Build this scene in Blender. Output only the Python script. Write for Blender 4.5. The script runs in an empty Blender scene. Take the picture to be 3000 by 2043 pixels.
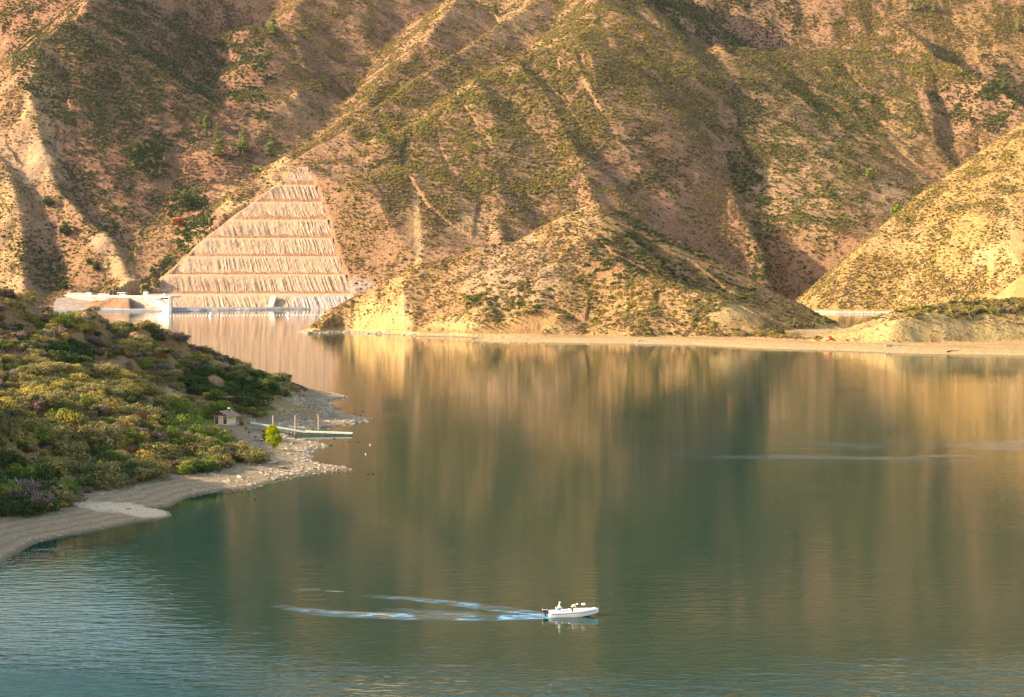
import bpy, bmesh, math, random
import numpy as np
from mathutils import Vector, Matrix
rng = np.random.default_rng(7); random.seed(7)
SC = bpy.context.scene
COL = SC.collection
# ------------------------------------------------------------------ camera
CAMZ, HY, F = 46.0, 796.0, 5000.0
cam_d = bpy.data.cameras.new('camera'); cam = bpy.data.objects.new('camera', cam_d); COL.objects.link(cam)
cam.location = (0, 0, CAMZ); cam.rotation_euler = (math.radians(90), 0, 0)
cam_d.sensor_width = 36.0; cam_d.lens = 60.0; cam_d.shift_y = -(1021.5-HY)/3000.0
cam_d.clip_start = 1.0; cam_d.clip_end = 20000.0
SC.camera = cam
# ------------------------------------------------------------------ world and sun
SUN_A, SUN_E = 80.0, 24.0            # degrees left of the direction behind the camera, elevation
sx, sy, sz = (-math.sin(math.radians(SUN_A))*math.cos(math.radians(SUN_E)),
              -math.cos(math.radians(SUN_A))*math.cos(math.radians(SUN_E)), math.sin(math.radians(SUN_E)))
W = bpy.data.worlds.new('World'); SC.world = W; W.use_nodes = True
nt = W.node_tree; bgn = nt.nodes['Background']
sky = nt.nodes.new('ShaderNodeTexSky'); sky.sky_type = 'NISHITA'; sky.sun_disc = False
sky.sun_elevation = math.radians(SUN_E); sky.sun_rotation = math.atan2(sx, sy)
sky.air_density = 1.4; sky.dust_density = 2.2; sky.ozone_density = 1.0
nt.links.new(sky.outputs[0], bgn.inputs[0]); bgn.inputs[1].default_value = 0.15
sd = bpy.data.lights.new('sun', 'SUN'); sun = bpy.data.objects.new('sun', sd); COL.objects.link(sun)
sd.energy = 4.9; sd.angle = math.radians(0.6); sd.color = (1.0, 0.79, 0.54)
sun.rotation_euler = Vector((sx, sy, sz)).to_track_quat('Z', 'Y').to_euler(); sun.location = (0, 0, 900)
SC.view_settings.view_transform = 'Standard'; SC.view_settings.look = 'None'
SC.view_settings.gamma = 1.0; SC.view_settings.exposure = 1.46
SC.cycles.max_bounces = 6; SC.cycles.volume_bounces = 0; SC.cycles.transparent_max_bounces = 4
# ------------------------------------------------------------------ helpers
def U(px, py, D):                     # a direction of view and a distance give a point in the place
    return np.array([(px-1500)/F*D, D, CAMZ-(py-HY)/F*D])
def WL(px, py): return U(px, py, CAMZ*F/(py-HY))[:2]
def GR(px, py, z): return U(px, py, (CAMZ-z)*F/(py-HY))
def tag(o, label=None, cat=None, group=None, kind=None):
    if label: o['label'] = label
    if cat: o['category'] = cat
    if group: o['group'] = group
    if kind: o['kind'] = kind
    return o
def ss(a, b, x):
    t = np.clip((x-a)/(b-a), 0, 1); return t*t*(3-2*t)
def _h(ix, iy, seed):
    n = (ix.astype(np.int64)*374761393 + iy.astype(np.int64)*668265263 + seed*982451653) & 0xffffffff
    n = ((n ^ (n >> 13))*1274126177) & 0xffffffff
    n = n ^ (n >> 16)
    return (n & 0xffff)/32767.5-1.0
def vn(x, y, seed=0):
    xi = np.floor(x); yi = np.floor(y); fx = x-xi; fy = y-yi
    fx = fx*fx*fx*(fx*(fx*6-15)+10); fy = fy*fy*fy*(fy*(fy*6-15)+10)
    xi = xi.astype(np.int64); yi = yi.astype(np.int64)
    a = _h(xi, yi, seed); b = _h(xi+1, yi, seed); c = _h(xi, yi+1, seed); d = _h(xi+1, yi+1, seed)
    return (a*(1-fx)+b*fx)*(1-fy)+(c*(1-fx)+d*fx)*fy
def fbm(x, y, oct=4, seed=0, g=0.5):
    s = 0; a = 1.0
    for i in range(oct):
        s = s+a*vn(x*2**i+13.7*i, y*2**i-7.3*i, seed+i); a *= g
    return s
def cones(X, Y, ridges, s=4.0, rill=1.0):
    """height of a land made of crest lines with flanks falling away on both sides, gullied by rain"""
    tot = np.zeros_like(X); best = np.full_like(X, -1e9); ripat = np.zeros_like(X); zs = []
    for ri, (pts, kl, kr) in enumerate(ridges):
        P = np.array([U(*p) for p in pts]); zr = np.full_like(X, -1e9); tg = np.zeros_like(X); dg = np.zeros_like(X)
        acc = 0.0
        for a, b in zip(P[:-1], P[1:]):
            d = b-a; L2 = d[0]**2+d[1]**2; L = math.sqrt(L2)
            tu = ((X-a[0])*d[0]+(Y-a[1])*d[1])/L2; t = np.clip(tu, 0, 1)
            qx = X-(a[0]+t*d[0]); qy = Y-(a[1]+t*d[1]); dist = np.hypot(qx, qy)
            side = .5+.5*(d[0]*qy-d[1]*qx)/(L*np.maximum(dist, .01))
            k = kr+(kl-kr)*side; endk = 1+.25*np.clip((tu-1)*L/60, 0, 1)
            if kl < 0: z = a[2]+(b[2]-a[2])*t-16-.05*dist-.004*dist**2
            elif kl > 5: z = a[2]+(b[2]-a[2])*t-(side*(.44*dist+.0009*dist**2)+(1-side)*kr*dist)
            else: z = a[2]+(b[2]-a[2])*t-k*endk*(np.sqrt(dist**2+9.0)-3.0)
            m = z > zr
            ang = np.arctan2(qy, qx)
            end = (t <= 0) | (t >= 1)
            tt = acc+t*L+np.where(end, ang*25.0, 0)
            zr = np.where(m, z, zr); tg = np.where(m, tt, tg); dg = np.where(m, dist, dg)
            acc += L
        zs.append(zr); m = zr > best
        r = (vn(tg/34.0, dg/85.0, 11+ri)*1.0+vn(tg/15.0, dg/40.0, 31+ri)*0.4+vn(tg/6, dg/22.0, 51+ri)*0.18)
        r = r*np.minimum(dg*0.05, 4.0)
        ripat = np.where(m, r, ripat); best = np.where(m, zr, best)
    acc = sum(np.exp(np.clip((z-best)/s, -30, 0)) for z in zs)
    return best+s*np.log(acc)+rill*ripat
def sdist(X, Y, poly):
    P = np.array(poly); d = np.full_like(X, 1e18); ins = np.zeros(X.shape, bool)
    for a, b in zip(P, np.roll(P, -1, axis=0)):
        e = b-a; t = np.clip(((X-a[0])*e[0]+(Y-a[1])*e[1])/(e@e), 0, 1)
        d = np.minimum(d, (X-a[0]-t*e[0])**2+(Y-a[1]-t*e[1])**2)
        c = ((a[1] > Y) != (b[1] > Y)) & (X < (b[0]-a[0])*(Y-a[1])/(b[1]-a[1]+1e-12)+a[0])
        ins ^= c
    return np.where(ins, 1, -1)*np.sqrt(d)
def smin(a, b, k):
    h = np.clip(0.5+0.5*(b-a)/k, 0, 1); return b*(1-h)+a*h-k*h*(1-h)
# ------------------------------------------------------------------ land shapes
CUT_Y = [(908, 2092), (866, 2110), (861, 2124), (805, 2150), (752, 2176), (698, 2202), (644, 2228), (592, 2252), (542, 2276), (490, 2300)]
CUT_EY = [489, 511, 540, 592, 644, 692, 752, 798, 847, 862, 908]; CUT_EL = [880, 845, 815, 742, 668, 608, 548, 497, 432, 415, 470]
CUT_RY = [489, 515, 553, 592, 640, 695, 750, 802, 863, 908]; CUT_ER = [896, 916, 929, 945, 961, 974, 990, 1013, 1034, 1060]
CUT_D = [d for _, d in CUT_Y]; CUT_Z = [U(0, y, d)[2] for y, d in CUT_Y]
RM = [  # far mountains: crest lines as (column, row, distance)
 ([(293,-60,2900),(237,43,2740),(172,65,2690),(95,142,2610),(86,241,2540),(99,301,2490),(133,430,2410),(172,560,2330),(258,645,2270),(301,680,2240),(366,809,2170),(392,862,2120)], .95, .60),
 ([(-250,250,2650),(-60,420,2460),(20,480,2370),(45,600,2280),(60,750,2190),(75,868,2110)], .8, .75),
 ([(-900,300,2450),(-700,500,2350),(-500,700,2250)], .6, .6),
 ([(-1400,-100,3100),(-700,-100,3150),(-100,-60,3080),(293,-60,2990),(420,-110,3130),(560,-260,3330),(700,-450,3500),(1000,-640,3700),(1400,-780,3860),(1760,-830,3900),(2400,-830,3920),(3000,-800,3910),(3800,-700,3900),(4700,-600,3900)], 1.2, 1.2),  # unseen skyline above the view, raised to keep sky out of the water
 ([(1000,-160,3280),(860,40,3040),(880,172,2880),(893,224,2810),(866,280,2720),(796,353,2620),(757,420,2540),(740,500,2470)], .62, .6),
 ([(1336,-30,3120),(1258,110,2900),(1165,190,2800),(1043,318,2640),(930,400,2540),(850,450,2470)], .62, .62),
 ([(1640,-60,3120),(1430,99,2840),(1258,206,2680),(1108,301,2560),(1000,374,2480),(790,500,2370),(706,538,2330),(667,572,2300),(640,645,2260),(560,740,2200),(505,800,2150)], .75, .62),
 ([(1765,-150,3200),(1753,0,2930),(1731,65,2840),(1680,103,2750),(1602,129,2740),(1508,181,2660),(1387,241,2580),(1301,293,2520),(1215,353,2460),(1108,400,2410),(1000,447,2350),(888,489,2302)], .70, 9),
 ([(888,489,2301),(820,540,2276),(668,644,2228),(610,692,2204),(497,798,2153),(432,847,2126)], .8, .9),
 ([(888,489,2300),(916,515,2287),(929,553,2270),(945,592,2251),(961,640,2229),(974,695,2202),(990,750,2176),(1013,802,2150),(1032,863,2118)], .9, .42),
 ([(1108,400,2410),(1190,500,2330),(1213,600,2260),(1216,720,2185),(1222,850,2110)], .5, .55),
 ([(1508,181,2660),(1600,300,2540),(1690,450,2410),(1740,590,2300),(1780,720,2200),(1820,850,2110)], .62, .62),
 ([(1387,241,2580),(1440,400,2430),(1470,560,2300),(1480,700,2200),(1490,850,2110)], .62, .62),
 ([(1765,-150,3200),(1880,-20,3050),(1935,70,2940),(1995,160,2840),(2050,290,2710),(2072,400,2610),(2115,500,2530),(2185,630,2420),(2240,760,2330),(2278,875,2265)], .55, 1.0),
 ([(2093,131,2930),(2190,300,2790),(2235,450,2670),(2290,600,2560),(2340,750,2450),(2370,872,2360)], .8, .62),
 ([(2093,131,2930),(2190,138,2990),(2300,142,3040),(2430,143,3080),(2560,146,3090),(2690,155,3080),(2817,194,3010),(2904,237,2940),(2990,301,2870),(3150,420,2760)], .62, .82),
 ([(2430,143,3080),(2440,300,2910),(2430,450,2770),(2400,600,2650),(2420,760,2510),(2420,870,2410)], .6, .62),
 ([(2690,155,3080),(2700,300,2930),(2590,430,2800),(2559,516,2730),(2520,645,2620),(2490,760,2500),(2480,880,2400)], .62, .7),
 ([(2904,237,2940),(2830,420,2800),(2760,560,2700)], .6, .6),
 ([(2366,-30,3400),(2473,22,3330),(2602,56,3270),(2680,100,3200),(2720,150,3120)], .6, .75),
 ([(2667,40,3480),(2817,43,3450),(3000,90,3400),(3200,150,3330),(3400,260,3200)], .6, .6),
 ([(753,43,2960),(766,129,2860),(740,237,2720),(688,366,2580),(660,495,2450),(581,602,2340),(495,654,2290),(440,780,2190),(405,850,2140)], -1, -1),
]
RM = [(p, b, a) for p, a, b in RM]
far_shore = [WL(x, y) for x, y in [(-1800,905),(-300,905),(160,907),(170,912),(300,913),(462,914),(495,917),(506,915),(700,910),(860,907),(1035,905),(1500,905),(2000,904),(2200,902),(2270,899),(2330,893),(2420,893),(3200,896),(4800,896)]]
far_poly = far_shore + [np.array([6000., 9000.]), np.array([-6000., 9000.])]
def h_main(X, Y):
    wx = fbm(X/190, Y/190, 3, 71); wy = fbm(X/190, Y/190, 3, 81)
    z = cones(X+wx*9, Y+wy*9, RM, 8.0)-4
    z = z+fbm(X/60, Y/60, 4, 5)*1.5+fbm(X/9, Y/9, 2, 6)*0.35
    s = sdist(X, Y, far_poly)
    z = -smin(-z, -(np.minimum(s*.30, 20+s*.15)+fbm(X/50, Y/50, 3, 8)*5-4), 6.0)
    prof = np.where(s < 0, s*.5, np.where(s < 7, s*.55, 3.9+(s-7)*2.0))
    z = smin(z, prof, 3.0)
    px = X/Y*F+1500; zc = np.interp(Y, CUT_D, CUT_Z); py = HY+(CAMZ-zc)/Y*F
    m = (Y > 2085) & (Y < 2302) & (px > np.interp(py, CUT_EY, CUT_EL)-1) & (px < np.interp(py, CUT_RY, CUT_ER)+3)
    z = np.where(m, np.minimum(z, zc-5), z)
    el_ = np.interp(py, CUT_EY, CUT_EL); er_ = np.interp(py, CUT_RY, CUT_ER); rng_ = (Y > 2085) & (Y < 2302)
    z = np.where(rng_ & (px <= el_) & (px > el_-120), np.minimum(z, zc-1-(el_-px)*.35), z)
    z = np.where(rng_ & (px >= er_) & (px < er_+300), np.minimum(z, zc-1+(px-er_)*.10), z)
    z = np.where((Y < 2093) & (px > 380) & (px < 1080), np.minimum(z, 2.6), z)
    return np.where((px > 150) & (px <= 400) & (Y < 2115), np.minimum(z, 14+np.maximum(Y-2085, 0)*.5+np.maximum(200-px, 0)*.6), z)
RP = [
 ([(885,974,1280),(1000,925,1290),(1080,885,1300),(1170,850,1310),(1198,800,1320),(1240,768,1325),(1345,742,1335),(1400,717,1340),(1525,697,1345),(1614,645,1350),(1691,602,1353),(1730,593,1355),(1807,620,1370),(1910,684,1400),(2014,755,1430),(2117,826,1450),(2195,891,1465),(2311,949,1480)], .55, .60),
 ([(1198,800,1320),(1178,870,1280),(1170,940,1245)], .8, .5),
 ([(1525,697,1345),(1480,800,1290),(1440,900,1225)], .5, .5),
 ([(1730,593,1355),(1700,680,1310),(1640,780,1260),(1590,880,1212),(1560,950,1180)], .5, .55),
 ([(1775,640,1345),(1740,730,1290),(1850,778,1245),(1903,812,1222),(2000,843,1195),(2107,868,1175),(2180,945,1150)], .5, .62),
 ([(1903,812,1222),(1880,890,1180),(1850,950,1150)], .5, .5),
 ([(2150,972,1140),(2250,975,1130),(2330,982,1100)], .22, .22),
 ([(2330,986,1075),(2500,962,1065),(2620,930,1060),(2720,910,1072),(2850,910,1085),(3000,903,1095),(3600,880,1120)], .3, 1.1),
 ([(2480,950,1180),(2620,905,1200),(2800,884,1220),(3000,874,1240),(3700,860,1250)], .4, .3),
]
p_front = [(872,973),(900,979),(1000,974),(1100,979),(1172,982),(1207,986),(1300,987),(1387,990),(1374,1000),(1430,1006),(1560,1006),(1688,1008),(1861,1010),(2000,1013),(2215,1024),(2430,1030),(2645,1039),(3000,1045),(3900,1052)]
p_back = [(3900,958),(2900,964),(2450,968),(2345,960),(2312,957),(2353,951),(2200,938),(1800,930),(1400,940),(1000,957)]
p_poly = [WL(*p) for p in p_front+p_back]
def h_pen(X, Y):
    wx = fbm(X/90, Y/90, 3, 171); wy = fbm(X/90, Y/90, 3, 181)
    z = cones(X+wx*4, Y+wy*4, RP, 2.6, .5)-1.5
    z = z+fbm(X/30, Y/30, 4, 15)*1.0+fbm(X/5, Y/5, 2, 16)*0.2
    s = sdist(X, Y, p_poly)
    px = X/Y*F+1500
    front = Y < 1200
    wb = np.where(front, np.interp(px, [870, 1000, 1170, 1300, 1500, 2000, 2600, 3000], [6, 30, 20, 50, 50, 40, 40, 38]), 6)+fbm(X/25, Y/25, 2, 9)*3
    cl = np.interp(px, [1000, 1170, 1280, 1500, 1560, 2150, 2250, 2500, 3000], [1.3, 1.1, 1., 1., 1., .8, .6, .95, 1.1])
    g = (1.6*vn(X/5, Y/40, 77)+.8*vn(X/2, Y/30, 78))*ss(0, 5, s-wb)*ss(45, 20, s-wb)
    prof = np.where(s < 0, s*.12, np.where(s < wb, s*.045+ss(wb*.3, wb*.42, s)*.5, wb*.045+.5+(s-wb)*cl+g))
    z = np.maximum(z, 2.3+fbm(X/20, Y/20, 2, 4)*.4)
    return smin(z, prof, 1.2)
RQ = [
 ([(2290,905,1960),(2337,890,1975),(2450,830,2010),(2580,723,2060),(2685,632,2090),(2775,568,2110),(2853,478,2130),(2930,400,2150),(3000,349,2170),(3200,180,2230),(3500,60,2300),(4500,0,2400)], .55, .56),
 ([(2775,568,2110),(2730,700,2000),(2700,820,1900)], .5, .5),
 ([(3000,349,2170),(2960,500,2040),(2900,640,1930),(2850,780,1830)], .5, .52),
 ([(3300,200,2200),(3200,400,2050),(3120,600,1900),(3060,780,1780)], .5, .52),
]
q_poly = [WL(x, y) for x, y in [(2300,911),(2340,916),(2450,918),(2600,919),(2800,924),(3000,930),(4600,935),(4600,880),(3300,884),(2450,896),(2320,905)]]
def h_q(X, Y):
    wx = fbm(X/120, Y/120, 3, 271); wy = fbm(X/120, Y/120, 3, 281)
    z = cones(X+wx*5, Y+wy*5, RQ, 3.0, .7)
    z = z+fbm(X/45, Y/45, 4, 25)*1.6+fbm(X/7, Y/7, 2, 26)*0.3
    s = sdist(X, Y, q_poly)
    prof = np.where(s < 0, s*.5, np.where(s < 4, s*.95, 3.8+(s-4)*.9))
    return smin(z, prof, 1.5)
RH = [
 ([(-700,760,470),(-300,820,480),(0,856,495),(200,896,503),(330,918,507),(500,960,512),(700,1028,520),(850,1100,528),(920,1150,532),(955,1195,537)], .35, .26),
 ([(-1100,1150,230),(-800,1120,262),(-640,1150,292),(-640,1190,312)], .9, .3),  # unseen ridge left of the view, added to shade the near beach
 ([(-700,950,330),(-300,1080,345),(0,1160,368),(200,1200,378),(400,1238,388),(560,1290,398)], .25, .33),
 ([(200,896,503),(330,1010,470),(450,1110,445)], .25, .25),
 ([(700,1028,520),(760,1120,505),(860,1190,505)], .3, .4),
]
h_front = [(-900,1990),(-400,1840),(-150,1720),(0,1658),(35,1632),(73,1610),(112,1589),(194,1571),(302,1552),(388,1533),(475,1520),(503,1511),(496,1499),(440,1490),(500,1486),(522,1473),(561,1455),(632,1441),(705,1433),(753,1427),(801,1412),(849,1400),(897,1391),(946,1383),(1006,1381),(1034,1376),(1000,1370),(946,1362),(917,1354),(909,1328),(917,1318),(962,1307),(930,1299),(880,1290),(830,1279),(860,1268),(900,1262),(946,1253),(1018,1246),(1054,1239),(1090,1230),(1042,1220),(982,1211),(965,1205),(1003,1198),(970,1186),(955,1178),(1020,1164),(982,1153),(945,1156),(905,1148),(820,1112),(700,1064),(500,1000),(200,985),(-300,980),(-1300,980),(-2500,1200)]
h_poly = [WL(*p) for p in h_front]
HUT = GR(657, 1243, 3.4)
PIC = GR(775, 1290, 3.0)
def h_hill(X, Y):
    wx = fbm(X/40, Y/40, 3, 371); wy = fbm(X/40, Y/40, 3, 381)
    z = cones(X+wx*2, Y+wy*2, RH, 2.0, .07)
    z = z+fbm(X/22, Y/22, 4, 35)*.8+fbm(X/3, Y/3, 2, 36)*0.12
    z = np.maximum(z, 1.6+.3*fbm(X/9, Y/9, 2, 37))
    s = sdist(X, Y, h_poly)
    px = X/Y*F+1500
    cove = ss(395, 430, Y)*ss(-100, -88, X)
    wb = np.where(Y < 560, np.interp(Y, [200, 300, 340, 390, 420, 480, 520, 560], [16, 24, 28, 20, 22, 14, 9, 7]), 5)+fbm(X/12, Y/12, 2, 9)*2.5
    lay = vn(Y/1.3+X*.25, X/9, 55)*.5
    prof = np.where(s < 0, s*.16, np.where(s < wb, s*.115+.3*ss(0, 1.6, s)+.12*lay*ss(2, 10, s), wb*.115+.3+(s-wb)*(.45+.9*ss(-98, -122, X)*ss(370, 330, Y)+.1*vn(X/8, Y/8, 91))))  # steeper at far left to hold up the added shading ridge
    z = smin(z, prof, 1.0)
    d1 = np.hypot(X-HUT[0], (Y-HUT[1])); z = np.minimum(z, 3.4+.12*vn(X/3, Y/3, 3)+np.maximum(d1-7.5, 0)*.42+np.maximum(d1-20, 0)*1.5)
    w = ss(8.5, 5.0, d1); z = z*(1-w)+3.36*w
    d2 = np.hypot((X-PIC[0])*.8, (Y-PIC[1])*.45); z = np.minimum(z, 3.0+.1*vn(X/3, Y/3, 3)+np.maximum(d2-9, 0)*.4+np.maximum(d2-20, 0)*1.5)
    return z
# ------------------------------------------------------------------ node helper
class NT:
    def __init__(s, name):
        s.m = bpy.data.materials.new(name); s.m.use_nodes = True; s.t = s.m.node_tree
        s.b = s.t.nodes['Principled BSDF']; s.out = s.t.nodes['Material Output']
        s.b.inputs['Specular IOR Level'].default_value = 0.2; s.b.inputs['Roughness'].default_value = 0.9
    def n(s, typ, **k):
        nd = s.t.nodes.new(typ)
        for a, v in k.items(): setattr(nd, a, v)
        return nd
    def L(s, a, b): s.t.links.new(a, b)
    def set(s, inp, v):
        if hasattr(v, 'links') or hasattr(v, 'is_linked'): s.L(v, inp)
        else: inp.default_value = v
    def pos(s, sc=(1, 1, 1), rot=(0, 0, 0)):
        g = s.n('ShaderNodeNewGeometry'); mp = s.n('ShaderNodeMapping'); mp.inputs['Scale'].default_value = sc; mp.inputs['Rotation'].default_value = rot
        s.L(g.outputs['Position'], mp.inputs['Vector']); return mp.outputs[0]
    def noise(s, vec, scale=1, det=4, rough=.55, dist=0):
        nd = s.n('ShaderNodeTexNoise'); s.L(vec, nd.inputs['Vector']); nd.inputs['Scale'].default_value = scale
        nd.inputs['Detail'].default_value = det; nd.inputs['Roughness'].default_value = rough; nd.inputs['Distortion'].default_value = dist
        return nd.outputs['Fac']
    def ramp(s, f, a, b):
        r = s.n('ShaderNodeMapRange'); r.interpolation_type = 'SMOOTHSTEP'; s.set(r.inputs[0], f); r.inputs[1].default_value = a; r.inputs[2].default_value = b
        return r.outputs[0]
    def mix(s, f, a, b):
        m = s.n('ShaderNodeMix', data_type='RGBA'); s.set(m.inputs[0], f)
        for i, v in ((6, a), (7, b)):
            if isinstance(v, tuple): m.inputs[i].default_value = (*v[:3], 1)
            else: s.L(v, m.inputs[i])
        return m.outputs[2]
    def math(s, op, a, b=0.0, c=None):
        m = s.n('ShaderNodeMath', operation=op); s.set(m.inputs[0], a); s.set(m.inputs[1], b)
        if c is not None: s.set(m.inputs[2], c)
        return m.outputs[0]
    def attr(s, name, typ='GEOMETRY'):
        a = s.n('ShaderNodeAttribute', attribute_name=name, attribute_type=typ); return a
    def bump(s, h, dist=1.0, strength=1.0):
        b = s.n('ShaderNodeBump'); b.inputs['Distance'].default_value = dist; b.inputs['Strength'].default_value = strength
        s.L(h, b.inputs['Height']); s.L(b.outputs[0], s.b.inputs['Normal']); return b
def simple(name, col, rough=.7, var=.12, sc=2.0, metal=0, spec=.3):
    t = NT(name); v = t.noise(t.pos(), sc, 3)
    c = t.mix(t.ramp(v, .3, .7), tuple(x*(1-var) for x in col), tuple(min(1, x*(1+var)) for x in col))
    t.L(c, t.b.inputs['Base Color']); t.b.inputs['Roughness'].default_value = rough; t.b.inputs['Metallic'].default_value = metal
    t.b.inputs['Specular IOR Level'].default_value = spec
    return t.m
def ground_mat(name, sc, ring=None, ring_col=(.5, .47, .43), specks=True, beach=None, bumpd=1.0):
    """soil: vertex attribute 'soil' carries the kind of earth and, in alpha, a painted sunlit strip, broken up by noise"""
    t = NT(name); p = t.pos(); a = t.attr('soil').outputs['Color']
    n1 = t.noise(p, sc*.12, 5, .62); n2 = t.noise(p, sc*.6, 4, .65); n3 = t.noise(p, sc*2.2, 2, .6)
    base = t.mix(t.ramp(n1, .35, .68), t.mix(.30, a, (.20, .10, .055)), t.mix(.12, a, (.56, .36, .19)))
    base = t.mix(t.math('MULTIPLY', t.ramp(n2, .52, .62), .42), base, (.17, .115, .065))
    if specks: base = t.mix(t.math('MULTIPLY', t.ramp(n3, .56, .63), .5), base, (.11, .095, .045))
    g = t.n('ShaderNodeNewGeometry'); sep = t.n('ShaderNodeSeparateXYZ'); t.L(g.outputs['Position'], sep.inputs[0]); z = sep.outputs[2]
    zz = t.math('ADD', z, t.math('MULTIPLY', t.math('SUBTRACT', n2, .5), 1.5))
    if beach:
        z0, z1, col = beach
        bc = t.mix(t.ramp(n2, .35, .65), tuple(c*.85 for c in col), tuple(min(1, c*1.15) for c in col))
        bc = t.mix(t.math('MULTIPLY', t.ramp(n3, .5, .62), .4), bc, tuple(c*1.5 for c in col))
        sn = t.math('SINE', t.math('ADD', t.math('MULTIPLY', z, 17.0), t.math('MULTIPLY', n2, 5.0)))
        bc = t.mix(t.math('MULTIPLY', t.ramp(sn, .1, .9), .35), bc, tuple(c*.45 for c in col))
        bc = t.mix(t.attr('soil').outputs['Alpha'], t.mix(t.ramp(n3, .4, .6), (.40, .29, .18), (.62, .48, .33)), bc)  # alpha marks the beach strip painted sunlit, as paler gravel
        base = t.mix(t.ramp(zz, z1, z0), base, bc)
    if ring:
        z0, z1 = ring
        base = t.mix(t.ramp(zz, z1, z0), base, t.mix(t.ramp(n3, .4, .6), tuple(c*.75 for c in ring_col), ring_col))
    wet = t.ramp(t.math('ADD', z, t.math('MULTIPLY', n2, .2)), .5, .15)
    base = t.mix(t.math('MULTIPLY', wet, .65), base, (.07, .055, .035))
    t.L(base, t.b.inputs['Base Color']); t.b.inputs['Specular IOR Level'].default_value = .08
    hgt = t.math('ADD', t.math('MULTIPLY', n2, 1.2/sc*bumpd), t.math('MULTIPLY', n3, .35/sc*bumpd))
    t.bump(hgt, 1.0, .8)
    return t.m
def mesh_obj(name, V, Fc, mats, parent=None, mi=None, smooth=False):
    me = bpy.data.meshes.new(name); V = np.asarray(V, np.float32)
    if isinstance(Fc, np.ndarray):
        me.vertices.add(len(V)); me.vertices.foreach_set('co', V.ravel())
        k = Fc.shape[1]; me.loops.add(Fc.size); me.loops.foreach_set('vertex_index', Fc.ravel().astype(np.int32))
        me.polygons.add(len(Fc)); me.polygons.foreach_set('loop_start', np.arange(0, Fc.size, k, dtype=np.int32))
        me.update(calc_edges=True)
    else:
        me.from_pydata([tuple(v) for v in V], [], Fc)
    for m in (mats if isinstance(mats, (list, tuple)) else [mats]): me.materials.append(m)
    if mi is not None: me.polygons.foreach_set('material_index', np.asarray(mi, np.int32))
    if smooth: me.polygons.foreach_set('use_smooth', np.ones(len(me.polygons), bool))
    me.update()
    o = bpy.data.objects.new(name, me); COL.objects.link(o)
    if parent is not None: o.parent = parent
    return o
SOIL = {'veg': (.10, .095, .03), 'tan': (.27, .155, .068), 'gold': (.35, .205, .062), 'red': (.235, .105, .055), 'rock': (.37, .235, .135), 'pink': (.285, .150, .080),
        'pale': (.50, .32, .14), 'brown': (.20, .11, .045), 'sand': (.42, .29, .14), 'cliff': (.43, .30, .11), 'lilac': (.36, .27, .23), 'gravel': (.72, .57, .40)}
# patches of soil, with sunlit crests painted pale: (column, row, half-width, half-height, soil, weight)
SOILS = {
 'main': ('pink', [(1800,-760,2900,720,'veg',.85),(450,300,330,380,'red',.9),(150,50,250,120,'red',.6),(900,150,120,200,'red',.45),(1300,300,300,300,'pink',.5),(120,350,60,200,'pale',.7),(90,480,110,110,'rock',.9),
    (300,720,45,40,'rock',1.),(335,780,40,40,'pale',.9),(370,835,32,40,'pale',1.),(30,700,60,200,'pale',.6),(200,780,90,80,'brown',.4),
    (1108,400,60,30,'pale',.7),(1215,353,60,35,'pale',.7),(1350,265,70,35,'pale',.7),(1500,181,60,30,'pale',.6),(1640,110,60,40,'pale',.6),(800,500,60,60,'pale',.7),(690,600,60,60,'pale',.7),(590,700,40,60,'pale',.6),  # pale crest patches paint in the bright sunlit edges
    (1080,650,120,180,'brown',.45),(1216,680,16,160,'pale',1.),(1195,700,8,110,'tan',.6),(1500,430,250,200,'tan',.5),(2080,720,180,180,'red',.55),(1950,450,80,160,'red',.5),(2400,300,280,140,'tan',.8),(2350,560,160,200,'pale',.5),(2600,450,160,200,'gold',.6),  # narrow pale patch paints in the sunlit line down the spur
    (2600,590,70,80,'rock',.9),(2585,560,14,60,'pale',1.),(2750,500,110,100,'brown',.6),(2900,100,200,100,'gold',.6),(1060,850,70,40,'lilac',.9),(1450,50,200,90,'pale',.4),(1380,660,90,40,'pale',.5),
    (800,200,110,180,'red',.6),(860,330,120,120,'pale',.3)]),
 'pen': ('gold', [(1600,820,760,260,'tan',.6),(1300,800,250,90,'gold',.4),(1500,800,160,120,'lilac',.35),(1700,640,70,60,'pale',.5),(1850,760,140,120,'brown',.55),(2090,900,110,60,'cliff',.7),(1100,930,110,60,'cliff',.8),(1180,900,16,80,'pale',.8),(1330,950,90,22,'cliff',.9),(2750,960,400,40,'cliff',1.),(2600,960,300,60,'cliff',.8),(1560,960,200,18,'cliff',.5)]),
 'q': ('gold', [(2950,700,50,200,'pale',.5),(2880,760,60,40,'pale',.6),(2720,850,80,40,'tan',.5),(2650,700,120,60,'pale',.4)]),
 'hill': ('tan', [(200,1100,500,140,'tan',.4),(450,1170,200,40,'sand',.6),(800,1190,120,60,'cliff',.6),(780,1290,70,30,'sand',1.),(350,1080,300,60,'brown',.5),(300,1480,140,26,'sand',.5)]),  # last sand patch lies under the painted sunlit beach strip
}
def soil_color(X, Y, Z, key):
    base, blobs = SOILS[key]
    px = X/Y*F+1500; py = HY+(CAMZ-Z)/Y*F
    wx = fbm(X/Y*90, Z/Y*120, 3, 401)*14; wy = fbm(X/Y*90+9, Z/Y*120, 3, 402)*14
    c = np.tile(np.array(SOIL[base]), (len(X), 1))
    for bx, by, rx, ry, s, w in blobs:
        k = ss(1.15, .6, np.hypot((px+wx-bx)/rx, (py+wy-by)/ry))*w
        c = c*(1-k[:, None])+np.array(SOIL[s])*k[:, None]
    return c
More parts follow.
